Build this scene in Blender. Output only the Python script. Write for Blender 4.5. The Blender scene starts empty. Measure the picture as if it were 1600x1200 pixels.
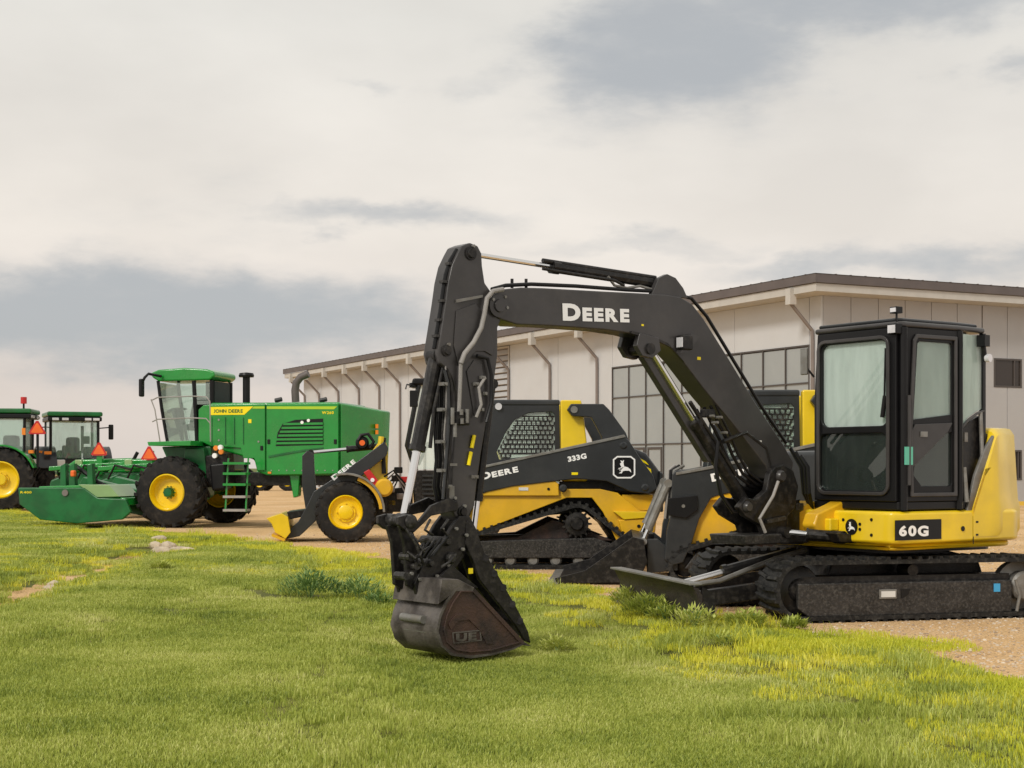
import bpy, bmesh, math, random
import numpy as np
from mathutils import Matrix, Vector
random.seed(7); rng = np.random.default_rng(7)
R = math.radians
scn = bpy.context.scene
COL = scn.collection

# ---------------------------------------------------------------- camera
FPX, HOR, CAMZ = 2400.0, 730.0, 1.3          # focal length in photo pixels, horizon row, eye height
cam_d = bpy.data.cameras.new('camera'); cam = bpy.data.objects.new('camera', cam_d); COL.objects.link(cam)
cam.location = (0, 0, CAMZ); cam.rotation_euler = (R(90), 0, 0)
cam_d.sensor_width = 36; cam_d.lens = 36 * FPX / 1600; cam_d.shift_y = (HOR - 600) / 1600
cam_d.clip_start = 0.1; cam_d.clip_end = 5000
scn.camera = cam
scn.view_settings.view_transform = 'Standard'; scn.view_settings.look = 'None'
scn.view_settings.exposure = 0.36; scn.view_settings.gamma = 1; scn.view_settings.use_curve_mapping = False
scn.render.resolution_x = 1024; scn.render.resolution_y = 768

# ---------------------------------------------------------------- world: cloudy sky over a Nishita sky
SUN_EL, SUN_AZ = R(38), R(-145)              # azimuth measured clockwise from +Y; behind and left of the camera
w = bpy.data.worlds.new('World'); scn.world = w; w.use_nodes = True
nt = w.node_tree; N = nt.nodes; L = nt.links; N.clear()
def nd(t, **k):
    n = N.new(t)
    for a, b in k.items(): setattr(n, a, b)
    return n
def math_n(op, a, b=None, c=None, clamp=False):
    n = nd('ShaderNodeMath', operation=op, use_clamp=clamp)
    for i, v in enumerate((a, b, c)):
        if v is None: continue
        if isinstance(v, (int, float)): n.inputs[i].default_value = v
        else: L.new(v, n.inputs[i])
    return n.outputs[0]
def mixc(f, a, b):
    n = nd('ShaderNodeMix', data_type='RGBA')
    if isinstance(f, (int, float)): n.inputs[0].default_value = f
    else: L.new(f, n.inputs[0])
    for i, v in ((6, a), (7, b)):
        if isinstance(v, tuple): n.inputs[i].default_value = (*v, 1)
        else: L.new(v, n.inputs[i])
    return n.outputs[2]
out = nd('ShaderNodeOutputWorld'); bg = nd('ShaderNodeBackground'); L.new(bg.outputs[0], out.inputs[0])
sky = nd('ShaderNodeTexSky', sky_type='NISHITA', sun_disc=False, sun_elevation=SUN_EL, sun_rotation=SUN_AZ)
skys = nd('ShaderNodeVectorMath', operation='SCALE'); L.new(sky.outputs[0], skys.inputs[0]); skys.inputs['Scale'].default_value = 0.12
tc = nd('ShaderNodeTexCoord')
def noise(scale_vec, sc, det, ro, off=0.0, src=None):
    mp = nd('ShaderNodeMapping'); mp.inputs['Scale'].default_value = scale_vec; mp.inputs['Location'].default_value = (off, off*.7, off*.3)
    L.new(src or tc.outputs['Generated'], mp.inputs[0])
    n = nd('ShaderNodeTexNoise'); n.inputs['Scale'].default_value = sc; n.inputs['Detail'].default_value = det
    n.inputs['Roughness'].default_value = ro; L.new(mp.outputs[0], n.inputs[0]); return n
wn = noise((1, 1, 2.4), 11, 6, .58, 3.1)
wv = nd('ShaderNodeVectorMath', operation='SUBTRACT'); L.new(wn.outputs['Color'], wv.inputs[0]); wv.inputs[1].default_value = (.5, .5, .5)
ws = nd('ShaderNodeVectorMath', operation='MULTIPLY'); L.new(wv.outputs[0], ws.inputs[0]); ws.inputs[1].default_value = (.16, .0, .055)
wd = nd('ShaderNodeVectorMath', operation='ADD'); L.new(tc.outputs['Generated'], wd.inputs[0]); L.new(ws.outputs[0], wd.inputs[1])
def cloud(px, py, hx, hy, amt, inner=.25):
    d = Vector(((px-800)/FPX, 1, (HOR-py)/FPX)).normalized()
    s = nd('ShaderNodeVectorMath', operation='SUBTRACT'); L.new(wd.outputs[0], s.inputs[0]); s.inputs[1].default_value = d
    m = nd('ShaderNodeVectorMath', operation='MULTIPLY'); L.new(s.outputs[0], m.inputs[0]); m.inputs[1].default_value = (FPX/hx, .6, FPX/hy)
    l = nd('ShaderNodeVectorMath', operation='LENGTH'); L.new(m.outputs[0], l.inputs[0])
    r = nd('ShaderNodeMapRange', interpolation_type='SMOOTHSTEP'); L.new(l.outputs['Value'], r.inputs[0])
    r.inputs[1].default_value = inner; r.inputs[2].default_value = 1.25; r.inputs[3].default_value = amt; r.inputs[4].default_value = 0
    return r.outputs[0]
blobs = [(1070, 75, 290, 150, .9, .2), (1330, -10, 420, 80, .8, .2), (600, 338, 300, 34, .6, .1), (240, 500, 640, 105, .95, .2), (170, 440, 320, 50, .55, .1),
         (1030, 385, 260, 24, .4, .1), (1390, 415, 420, 34, .55, .2), (1575, 110, 85, 30, .55, .1), (1010, 195, 280, 36, .35, .1),
         (770, 118, 150, 26, .35, .1), (580, 128, 60, 16, .3, .1), (1120, 150, 160, 60, .4, .1), (640, 510, 360, 60, .6, .1)]
acc = None
for b in blobs:
    m = cloud(*b)
    acc = m if acc is None else math_n('MAXIMUM', acc, m)
n1 = noise((1, 1, 3.2), 3.2, 7, .55, 5.3)
r1 = nd('ShaderNodeMapRange', interpolation_type='SMOOTHSTEP'); L.new(n1.outputs['Fac'], r1.inputs[0])
r1.inputs[1].default_value = .50; r1.inputs[2].default_value = .82; r1.inputs[3].default_value = 0; r1.inputs[4].default_value = .55
acc = math_n('MAXIMUM', acc, math_n('MULTIPLY', r1.outputs[0], .6))
n2 = noise((1, 1, 3), 16, 8, .6, 9.3)
det = math_n('MULTIPLY_ADD', n2.outputs['Fac'], .9, -.45)
wk = math_n('MULTIPLY', det, math_n('MINIMUM', math_n('ADD', math_n('MULTIPLY', acc, 2.0), .15), 1.0))
sm_ = nd('ShaderNodeMapRange', interpolation_type='SMOOTHSTEP'); L.new(math_n('ADD', acc, wk), sm_.inputs[0]); sm_.inputs[1].default_value = .02; sm_.inputs[2].default_value = .95; sm_.inputs[3].default_value = 0; sm_.inputs[4].default_value = .92
acc2 = sm_.outputs[0]
sep = nd('ShaderNodeSeparateXYZ'); L.new(tc.outputs['Generated'], sep.inputs[0])
elev = nd('ShaderNodeMapRange'); L.new(sep.outputs[2], elev.inputs[0]); elev.inputs[1].default_value = 0; elev.inputs[2].default_value = .28
ramp = nd('ShaderNodeValToRGB'); L.new(elev.outputs[0], ramp.inputs[0]); cr = ramp.color_ramp
cr.elements[0].position = 0; cr.elements[0].color = (.57, .51, .47, 1)
cr.elements[1].position = 1; cr.elements[1].color = (.635, .61, .56, 1)
e = cr.elements.new(.2); e.color = (.59, .52, .475, 1)
e = cr.elements.new(.55); e.color = (.685, .63, .565, 1)
n3 = noise((1, 1, 2.2), 5, 5, .5, 1.3)
lt = nd('ShaderNodeMapRange'); L.new(n3.outputs['Fac'], lt.inputs[0]); lt.inputs[1].default_value = .3; lt.inputs[2].default_value = .7; lt.inputs[3].default_value = .90; lt.inputs[4].default_value = 1.07
bs = nd('ShaderNodeVectorMath', operation='SCALE'); L.new(ramp.outputs[0], bs.inputs[0]); L.new(lt.outputs[0], bs.inputs['Scale'])
cl = mixc(acc2, bs.outputs[0], (.345, .358, .37))
fin = mixc(.06, cl, skys.outputs[0])
L.new(fin, bg.inputs[0]); bg.inputs[1].default_value = 1.0

sun_d = bpy.data.lights.new('sun', 'SUN'); sun_d.energy = 1.5; sun_d.angle = R(12); sun_d.color = (1, .95, .87)
sun = bpy.data.objects.new('sun', sun_d); COL.objects.link(sun)
sdir = Vector((math.sin(SUN_AZ)*math.cos(SUN_EL), math.cos(SUN_AZ)*math.cos(SUN_EL), math.sin(SUN_EL)))
sun.rotation_euler = sdir.to_track_quat('Z', 'Y').to_euler()

# ---------------------------------------------------------------- materials
def mat(name, col, rough=.5, metal=0, var=.0, vscale=3.0, col2=None, bump=0, bscale=60, dust=0, dustcol=(.30, .25, .19), spec=.5, dsc=2.2, coat=0):
    m = bpy.data.materials.new(name); m.use_nodes = True
    t = m.node_tree; p = t.nodes['Principled BSDF']
    p.inputs['Roughness'].default_value = rough; p.inputs['Metallic'].default_value = metal
    p.inputs['Specular IOR Level'].default_value = spec
    if coat: p.inputs['Coat Weight'].default_value = coat; p.inputs['Coat Roughness'].default_value = .08
    g = t.nodes.new('ShaderNodeNewGeometry')
    def nz(s, d=5, r=.55):
        n = t.nodes.new('ShaderNodeTexNoise'); n.inputs['Scale'].default_value = s; n.inputs['Detail'].default_value = d; n.inputs['Roughness'].default_value = r
        t.links.new(g.outputs['Position'], n.inputs[0]); return n.outputs['Fac']
    def mx(f, a, b):
        n = t.nodes.new('ShaderNodeMix'); n.data_type = 'RGBA'; t.links.new(f, n.inputs[0])
        for i, v in ((6, a), (7, b)):
            if isinstance(v, tuple): n.inputs[i].default_value = (*v, 1)
            else: t.links.new(v, n.inputs[i])
        return n.outputs[2]
    def mr(v, a, b, c, d):
        n = t.nodes.new('ShaderNodeMapRange'); n.interpolation_type = 'SMOOTHSTEP'; t.links.new(v, n.inputs[0])
        for i, x in enumerate((a, b, c, d)): n.inputs[i+1].default_value = x
        return n.outputs[0]
    c2 = col2 or tuple(c*(1-var) for c in col)
    c = mx(mr(nz(vscale), .35, .65, 0, 1), col, c2)
    if dust:
        f = mr(nz(dsc, 8, .7), .44, .74, 0, dust)
        c = mx(f, c, dustcol)
        rr = t.nodes.new('ShaderNodeMath'); rr.operation = 'MULTIPLY_ADD'; t.links.new(f, rr.inputs[0]); rr.inputs[1].default_value = .5; rr.inputs[2].default_value = rough
        t.links.new(rr.outputs[0], p.inputs['Roughness'])
    t.links.new(c, p.inputs['Base Color'])
    if bump:
        b = t.nodes.new('ShaderNodeBump'); b.inputs['Strength'].default_value = bump; b.inputs['Distance'].default_value = .01
        t.links.new(nz(bscale, 6, .6), b.inputs['Height']); t.links.new(b.outputs[0], p.inputs['Normal'])
    m.use_backface_culling = False
    return m
def glass(name, tint, refl=1.0, rough=.02, dirt=0.0):
    m = bpy.data.materials.new(name); m.use_nodes = True; t = m.node_tree; t.nodes.clear()
    o = t.nodes.new('ShaderNodeOutputMaterial'); tr = t.nodes.new('ShaderNodeBsdfTransparent'); tr.inputs[0].default_value = (*tint, 1)
    gl = t.nodes.new('ShaderNodeBsdfGlossy'); gl.inputs['Roughness'].default_value = rough; gl.inputs[0].default_value = (.9, .95, .92, 1)
    fr = t.nodes.new('ShaderNodeFresnel'); fr.inputs[0].default_value = 1.5
    mu = t.nodes.new('ShaderNodeMath'); mu.operation = 'MULTIPLY_ADD'; t.links.new(fr.outputs[0], mu.inputs[0]); mu.inputs[1].default_value = refl; mu.inputs[2].default_value = .04*refl
    mx = t.nodes.new('ShaderNodeMixShader'); t.links.new(mu.outputs[0], mx.inputs[0]); t.links.new(tr.outputs[0], mx.inputs[1]); t.links.new(gl.outputs[0], mx.inputs[2])
    last = mx.outputs[0]
    if dirt:  # streaky dirt film; its pale colour also paints in reflected sky brightness
        df = t.nodes.new('ShaderNodeBsdfDiffuse'); df.inputs[0].default_value = (.76, .88, .83, 1)
        g = t.nodes.new('ShaderNodeNewGeometry'); mp = t.nodes.new('ShaderNodeMapping'); mp.inputs['Scale'].default_value = (7, 7, 1.2); t.links.new(g.outputs['Position'], mp.inputs[0])
        n = t.nodes.new('ShaderNodeTexNoise'); n.inputs['Scale'].default_value = 1.6; n.inputs['Detail'].default_value = 6; t.links.new(mp.outputs[0], n.inputs[0])
        mr = t.nodes.new('ShaderNodeMapRange'); t.links.new(n.outputs[0], mr.inputs[0]); mr.inputs[1].default_value = .35; mr.inputs[2].default_value = .7; mr.inputs[3].default_value = dirt*.72; mr.inputs[4].default_value = dirt
        m2 = t.nodes.new('ShaderNodeMixShader'); t.links.new(mr.outputs[0], m2.inputs[0]); t.links.new(last, m2.inputs[1]); t.links.new(df.outputs[0], m2.inputs[2]); last = m2.outputs[0]
    t.links.new(last, o.inputs[0]); return m
M = dict(
 black=mat('black_paint', (.046, .043, .043), .30, var=.3, dust=.16, dustcol=(.16, .14, .12), bump=.05, bscale=25),
 blk2=mat('black_steel', (.013, .012, .012), .36, var=.4, dust=.5, dustcol=(.09, .08, .07), dsc=16, bump=.2, bscale=40, spec=.3),
 ctl=mat('charcoal_paint', (.026, .029, .032), .30, var=.2, dust=.12, dustcol=(.12, .12, .12), bump=.04),
 darkplast=mat('black_plastic', (.008, .008, .009), .40, var=.2, spec=.28),
 inside=mat('dark_interior', (.02, .028, .03), .7, var=.3),
 yellow=mat('construction_yellow', (.86, .60, .010), .32, var=.10, dust=.22, dustcol=(.55, .36, .06), coat=.4),
 orange=mat('dusty_yellow', (.80, .46, .012), .4, var=.12, dust=.35, dustcol=(.45, .25, .07), coat=.2),
 rimy=mat('rim_yellow', (.90, .62, .004), .35, var=.08, dust=.2, dustcol=(.50, .32, .05), coat=.3),
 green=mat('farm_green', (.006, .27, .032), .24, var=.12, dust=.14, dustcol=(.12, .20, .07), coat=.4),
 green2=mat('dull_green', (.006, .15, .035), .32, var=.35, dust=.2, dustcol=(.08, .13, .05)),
 lime=mat('lime_stripe', (.42, .62, .02), .35, var=.05),
 stripe=mat('yellow_stripe', (.95, .75, .0), .35, var=.03),
 rubber=mat('tyre_rubber', (.014, .013, .013), .7, var=.3, dust=.35, dustcol=(.13, .11, .09), dsc=6, bump=.3, bscale=50, spec=.25),
 track=mat('track_rubber', (.016, .016, .016), .55, var=.35, dust=.55, dustcol=(.11, .105, .095), dsc=26, bump=.4, bscale=60, spec=.22),
 steel=mat('scratched_steel', (.030, .028, .027), .42, metal=.2, var=.5, vscale=9, dust=.62, dustcol=(.15, .14, .125), dsc=42, bump=.5, bscale=45),
 grey=mat('grey_metal', (.24, .235, .22), .45, metal=.3, var=.35, vscale=8, dust=.4, dsc=8, bump=.3),
 lgrey=mat('light_hose', (.36, .34, .32), .5, var=.2, bump=.6, bscale=120),
 chrome=mat('chrome', (.75, .75, .75), .18, metal=1),
 rust=mat('rusty_steel', (.075, .040, .030), .62, metal=.2, var=.5, vscale=5, col2=(.028, .020, .019), dust=.5, dustcol=(.12, .075, .055), dsc=6, bump=.6, bscale=55),
 bladem=mat('dark_blade', (.030, .022, .019), .5, metal=.1, var=.5, vscale=5, dust=.4, dustcol=(.09, .065, .05), dsc=12, bump=.4),
 worn=mat('worn_steel', (.15, .135, .125), .5, metal=.4, var=.5, vscale=6, col2=(.05, .042, .038), dust=.5, dustcol=(.20, .17, .14), dsc=7, bump=.5, bscale=45),
 white=mat('white_print', (.92, .92, .92), .5), pale=mat('pale_green', (.26, .42, .17), .3, var=.1, coat=.4), whitep=mat('white_panel', (.7, .7, .68), .5, var=.1),
 lamp=mat('lamp_lens', (.75, .75, .78), .1, metal=.3), red=mat('red_plastic', (.55, .02, .02), .35), smv=mat('orange_reflector', (.95, .16, .02), .5, var=.08),
 amber=mat('amber_lens', (.85, .25, .02), .3), teal=mat('teal_tag', (.12, .5, .36), .5), blue=mat('blue_sticker', (.05, .35, .65), .5),
 glass=glass('cab_glass', (.93, .99, .97), 1.2, dirt=.52), clean=glass('clean_glass', (.97, 1, .99), .8), glassd=glass('dark_glass', (.50, .60, .57), 1.0, dirt=.03), glassw=glass('door_glass', (.92, .98, .96), 1.0, dirt=.24), glassr=glass('corner_glass', (.95, .98, .96), 1.0, dirt=.42), glass2=glass('tinted_glass', (.80, .92, .88), 1.8, dirt=.10), glass3=glass('clear_glass', (.9, .97, .94), 1.3, dirt=.14),
 wall=mat('cream_wall_panel', (.545, .56, .575), .6, var=.04, vscale=.6, dust=.18, dustcol=(.45, .43, .41), dsc=.5),
 wall2=mat('grey_wall_panel', (.42, .42, .425), .6, var=.05, vscale=.6, dust=.18, dustcol=(.34, .30, .27), dsc=.5),
 cream=mat('cream_trim', (.50, .48, .44), .55, var=.08), joint=mat('joint_backing', (.24, .21, .19), .8),
 roof=mat('brown_roof', (.115, .095, .09), .5, var=.15, vscale=1.5), pipe=mat('brown_pipe', (.21, .18, .165), .5, var=.1),
 pane=mat('grey_window_pane', (.33, .355, .355), .16, var=.10, vscale=.35, bump=.03, bscale=2), mull=mat('window_mullion', (.07, .06, .055), .5),
 dwin=mat('dark_window_pane', (.035, .028, .024), .15), seat=mat('seat_fabric', (.035, .04, .042), .8),
 stone=mat('stone', (.60, .50, .37), .9, var=.3, vscale=6, bump=.8, bscale=25), kerb=mat('yellow_kerb', (.75, .5, .06), .6, var=.1),
)

# ---------------------------------------------------------------- frames and mesh builder
class Frame:
    """a yawed local frame: x runs to the machine's rear (right in the picture), y away from the camera, z up"""
    def __init__(s, X, Y, deg, Z=0):
        s.X, s.Y, s.a = X, Y, R(deg); s.M = Matrix.Translation((X, Y, Z)) @ Matrix.Rotation(s.a, 4, 'Z')
        s.c, s.s = math.cos(s.a), math.sin(s.a)
    def u(s, px, py, y0=0):                     # point of the plane y = y0 -> (x, z)
        k = (px-800)/FPX
        x = (k*(s.Y + y0*s.c) - s.X + y0*s.s) / (s.c - k*s.s)
        d = s.Y + x*s.s + y0*s.c
        return x, CAMZ - (py-HOR)/FPX*d
    def v(s, px, py, x0=0):                     # point of the plane x = x0 -> (y, z)
        k = (px-800)/FPX
        y = (s.X + x0*s.c - k*(s.Y + x0*s.s)) / (k*s.c + s.s)
        d = s.Y + x0*s.s + y*s.c
        return y, CAMZ - (py-HOR)/FPX*d
    def p(s, px, py, y0=0):
        x, z = s.u(px, py, y0); return Vector((x, y0, z))
    def at(s, x, y, deg):
        q = s.M @ Vector((x, y, 0)); return Frame(q.x, q.y, math.degrees(s.a)+deg)
def tag(o, label=None, cat=None, group=None, kind=None):
    if label: o['label'] = label
    if cat: o['category'] = cat
    if group: o['group'] = group
    if kind: o['kind'] = kind
    return o
def thing(name, fr, label, cat, group=None):
    o = bpy.data.objects.new(name, None); COL.objects.link(o); o.matrix_world = fr.M.copy(); o.empty_display_size = .2
    o['_m'] = 1; ROOTM[o.name] = fr.M.copy(); del o['_m']
    return tag(o, label, cat, group)
ROOTM = {}
def rootm(o):
    while o.parent: o = o.parent
    return ROOTM.get(o.name, Matrix.Identity(4))
class MB:
    def __init__(s): s.v = []; s.f = []
    def add(s, vs, fs):
        n = len(s.v); s.v += [Vector(q) for q in vs]; s.f += [tuple(i+n for i in f) for f in fs]; return s
    def prism(s, poly, y0, y1, plane='y'):      # polygon in (x,z) extruded along y (or (y,z) along x, or (x,y) along z)
        n = len(poly)
        mk = {'y': lambda a, b, t: (a, t, b), 'x': lambda a, b, t: (t, a, b), 'z': lambda a, b, t: (a, b, t)}[plane]
        vs = [mk(a, b, y0) for a, b in poly] + [mk(a, b, y1) for a, b in poly]
        fs = [tuple(range(n)), tuple(range(2*n-1, n-1, -1))] + [(i, i+n, (i+1) % n+n, (i+1) % n) for i in range(n)]
        return s.add(vs, fs)
    def box(s, x0, x1, y0, y1, z0, z1): return s.prism([(x0, z0), (x1, z0), (x1, z1), (x0, z1)], y0, y1)
    def tube(s, pts, r, n=10, caps=True):
        pts = [Vector(p) for p in pts]; rings = []
        rs = r if isinstance(r, (list, tuple)) else [r]*len(pts)
        up = None
        for i, p in enumerate(pts):
            d = (pts[min(i+1, len(pts)-1)] - pts[max(i-1, 0)]).normalized()
            if up is None:
                up = d.orthogonal().normalized()
            up = (up - d*up.dot(d)).normalized(); b = d.cross(up)
            rings.append([p + (up*math.cos(2*math.pi*k/n) + b*math.sin(2*math.pi*k/n))*rs[i] for k in range(n)])
        vs = [q for g in rings for q in g]; fs = []
        for i in range(len(pts)-1):
            for k in range(n): fs.append((i*n+k, i*n+(k+1) % n, (i+1)*n+(k+1) % n, (i+1)*n+k))
        if caps: fs += [tuple(range(n-1, -1, -1)), tuple((len(pts)-1)*n+k for k in range(n))]
        return s.add(vs, fs)
    def lathe(s, prof, c, axis='y', n=32):      # prof: (radius, offset along axis)
        vs = []; fs = []
        c = Vector(c)
        for r, t in prof:
            for k in range(n):
                a = 2*math.pi*k/n
                q = {'y': (r*math.cos(a), t, r*math.sin(a)), 'z': (r*math.cos(a), r*math.sin(a), t), 'x': (t, r*math.cos(a), r*math.sin(a))}[axis]
                vs.append(c + Vector(q))
        for i in range(len(prof)-1):
            for k in range(n): fs.append((i*n+k, (i+1)*n+k, (i+1)*n+(k+1) % n, i*n+(k+1) % n))
        if prof[0][0] > 1e-6: fs.append(tuple(range(n)))
        if prof[-1][0] > 1e-6: fs.append(tuple((len(prof)-1)*n+k for k in range(n-1, -1, -1)))
        return s.add(vs, fs)
    def cyl(s, c, r, t0, t1, axis='y', n=20): return s.lathe([(r, t0), (r, t1)], c, axis, n)
    def mesh(s, name, M_, mt, sharp=35):
        me = bpy.data.meshes.new(name); me.from_pydata([tuple(M_ @ q) for q in s.v], [], s.f)
        bm = bmesh.new(); bm.from_mesh(me); bmesh.ops.remove_doubles(bm, verts=bm.verts, dist=1e-6)
        bmesh.ops.recalc_face_normals(bm, faces=bm.faces)
        for f in bm.faces: f.smooth = True
        for e in bm.edges:
            if len(e.link_faces) != 2 or e.calc_face_angle(0) > R(sharp): e.smooth = False
        bm.to_mesh(me); bm.free(); me.materials.append(M[mt] if isinstance(mt, str) else mt); return me
    def build(s, name, mt, parent, fr=None, bev=0, label=None, kind=None, seg=2):
        M_ = rootm(parent).inverted() @ fr.M if (parent and fr) else (fr.M if fr else Matrix.Identity(4))
        me = s.mesh(name, M_, mt); o = bpy.data.objects.new(name, me); COL.objects.link(o); o.parent = parent
        if bev:
            b = o.modifiers.new('bevel', 'BEVEL'); b.width = bev; b.segments = seg; b.limit_method = 'ANGLE'; b.angle_limit = R(32); b.harden_normals = True
        return tag(o, label, kind=kind)
def P(fr, pts, y0=0): return [fr.u(a, b, y0) for a, b in pts]
def PV(fr, pts, x0=0): return [fr.v(a, b, x0) for a, b in pts]
def arc(cx, cz, r, a0, a1, n):
    return [(cx + r*math.cos(R(a0+(a1-a0)*i/n)), cz + r*math.sin(R(a0+(a1-a0)*i/n))) for i in range(n+1)]
def ring(poly, t):                              # inset of a convex-ish polygon towards its centroid-free normals
    n = len(poly); A = sum(poly[i][0]*poly[(i+1) % n][1]-poly[(i+1) % n][0]*poly[i][1] for i in range(n)); sg = 1 if A > 0 else -1
    out_ = []
    for i in range(n):
        p0, p1, p2 = Vector(poly[i-1]), Vector(poly[i]), Vector(poly[(i+1) % n])
        d1 = (p1-p0).normalized(); d2 = (p2-p1).normalized()
        n1_ = Vector((-d1.y, d1.x))*sg; n2_ = Vector((-d2.y, d2.x))*sg
        m = (n1_+n2_); m = m.normalized()/max(.35, m.normalized().dot(n1_)); out_.append(tuple(p1+m*t))
    return out_
def frame_mb(mb, poly, t, y0, y1, plane='y'):   # a frame of width t following poly
    inn = ring(poly, t); n = len(poly)
    mk = {'y': lambda a, b, q: (a, q, b), 'x': lambda a, b, q: (q, a, b)}[plane]
    vs = [mk(*p, y0) for p in poly] + [mk(*p, y0) for p in inn] + [mk(*p, y1) for p in poly] + [mk(*p, y1) for p in inn]
    fs = []
    for i in range(n):
        j = (i+1) % n
        fs += [(i, j, n+j, n+i), (2*n+i, 3*n+i, 3*n+j, 2*n+j), (i, 2*n+i, 2*n+j, j), (n+i, n+j, 3*n+j, 3*n+i)]
    return mb.add(vs, fs)
def text(name, s, fr, parent, p0, p1, hpx, y0, mt='white', bold=.02, width=True, small=None, label=None, depth=.004):
    """flat print along the line p0-p1 (photo pixels) on plane y0 of the frame"""
    a, b = fr.p(*p0, y0), fr.p(*p1, y0); h = abs(fr.u(p0[0], p0[1]-hpx, y0)[1] - fr.u(*p0, y0)[1])
    bm = bmesh.new(); x = 0
    for i, ch in enumerate(s):
        c = bpy.data.curves.new('t', 'FONT'); c.body = ch; c.size = 1.0; c.offset = bold; c.resolution_u = 4
        o = bpy.data.objects.new('t', c); me = bpy.data.meshes.new_from_object(o)
        if len(me.vertices):
            xs = [q.co.x for q in me.vertices]; ys = [q.co.y for q in me.vertices]
            k = (small if (small and i > 0) else 1.0)
            hh = .72 + 2*bold
            for q in me.vertices: q.co = ((q.co.x-min(xs))*k*1.12 + x, (q.co.y+bold)/hh*k*.0 + (q.co.y - min(ys) if ch not in ',' else q.co.y)/ (max(ys)-min(ys))*k, 0)
            x += (max(xs)-min(xs))*k*1.12 + .09
            bm.from_mesh(me)
        else: x += .4
        bpy.data.objects.remove(o); bpy.data.curves.remove(c); bpy.data.meshes.remove(me)
    ln = (b-a).length; d = (b-a).normalized(); up = Vector((-d.z, 0, d.x)) if d.x > 0 else Vector((d.z, 0, -d.x))
    Mx = rootm(parent).inverted() @ fr.M
    for v in bm.verts: v.co = Mx @ (a + d*(v.co.x/x*ln) + up*(v.co.y*h) + Vector((0, -depth, 0)))
    for f in bm.faces: f.smooth = False
    me = bpy.data.meshes.new(name); bm.to_mesh(me); bm.free(); me.materials.append(M[mt])
    o = bpy.data.objects.new(name, me); COL.objects.link(o); o.parent = parent; return tag(o, label)
def wheel(parent, fr, cx, cz, yf, wd, r, rr, lugs=0, rim='rimy', hubc='rimy', hubr=.2, dish=.12, boltn=8, lugh=.03, lug_ang=.6):
    """tyre as the part, rim, hub and tread as its sub-parts; outer face at y = yf, width wd away from the camera"""
    m = MB(); s = wd
    m.lathe([(rr, .03*s), (rr+.02, 0.0), (r*.80, -.0+.01*s), (r*.93, .05*s), (r*.985, .16*s), (r, .3*s), (r, .7*s), (r*.985, .84*s), (r*.93, .95*s), (r*.8, .99*s), (rr+.02, s), (rr, .97*s), (rr, .03*s)], (cx, yf, cz), n=44)
    m.f = [f for f in m.f if len(f) < 10]
    w_ = m.build('wheel', 'rubber', parent, fr)
    m = MB(); m.lathe([(rr, .02), (rr*.94, .0), (rr*.90, .03), (rr*.84, dish*.8), (rr*.72, dish), (hubr*1.35, dish), (hubr*1.3, dish-.03), (0, dish-.03)], (cx, yf, cz), n=32)
    m.lathe([(rr*.99, wd*.98), (rr*.9, wd*.9), (0, wd*.9)], (cx, yf, cz), n=24)
    m.f = [f for f in m.f if len(f) < 10]
    m.build('rim', rim, w_, fr)
    m = MB(); m.lathe([(hubr, dish-.02), (hubr*.95, dish*.35), (hubr*.8, dish*.22), (0, dish*.2)], (cx, yf, cz), n=24)
    for k in range(boltn):
        a = 2*math.pi*k/boltn; m.cyl((cx+hubr*1.17*math.cos(a), yf, cz+hubr*1.17*math.sin(a)), hubr*.11, dish-.07, dish-.025, n=6)
    m.build('hub', hubc, w_, fr)
    if lugs:
        m = MB()
        for side in (0, 1):
            for k in range(lugs):
                a0 = 2*math.pi*(k+.5*side)/lugs; da = lug_ang*2*math.pi/lugs*1.4; wa = .30*2*math.pi/lugs
                y0_, y1_ = (yf+.02*s, yf+.56*s) if side == 0 else (yf+.98*s, yf+.44*s)
                vs = []
                for yy, aa in ((y0_, a0-da), (y1_, a0+da*.2)):
                    rb = r*.90 if yy in (yf+.02*s, yf+.98*s) else r*.99
                    for rad in (rb, (r*.955 if rb < r*.95 else r) + lugh):
                        for q in (-wa/2, wa/2): vs.append((cx+rad*math.cos(aa+q), yy, cz+rad*math.sin(aa+q)))
                m.add(vs, [(0, 1, 3, 2), (4, 6, 7, 5), (0, 2, 6, 4), (1, 5, 7, 3), (2, 3, 7, 6), (0, 4, 5, 1)])
        m.build('tread', 'rubber', w_, fr, kind='stuff')
    return w_
DEER = [(-.95, -.35), (-.55, -.55), (-.75, -.15), (-.35, .0), (-.55, .45), (-.35, .62), (-.5, .9), (-.2, .8), (.0, .95), (-.08, .6), (.02, .1), (.5, -.02), (.85, -.3), (.95, -.7), (.65, -.45), (.2, -.45), (-.15, -.5), (-.3, -.8), (-.7, -.8), (-.4, -.6), (-.45, -.38)]
def emblem(fr, parent, px, py, rpx, y0, ringw=True, sq=True, mt='white'):
    c = fr.p(px, py, y0); r = abs(fr.u(px+rpx, py, y0)[0]-c.x)
    oc = [(.62, 1), (-.62, 1), (-1, .7), (-1, -.7), (-.62, -1), (.62, -1), (1, -.7), (1, .7)]
    b = MB().prism([(c.x+a*r, c.z+q*r) for a, q in oc], y0-.006, y0-.002).build('emblem', 'darkplast', parent, fr)
    if ringw: frame_mb(MB(), [(c.x+a*r, c.z+q*r) for a, q in oc], r*.13, y0-.010, y0-.0065).build('emblem_border', 'white', b, fr)
    MB().prism([(c.x+a*r*.68, c.z+q*r*.68) for a, q in DEER], y0-.010, y0-.0065).build('emblem_deer', mt, b, fr)
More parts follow.
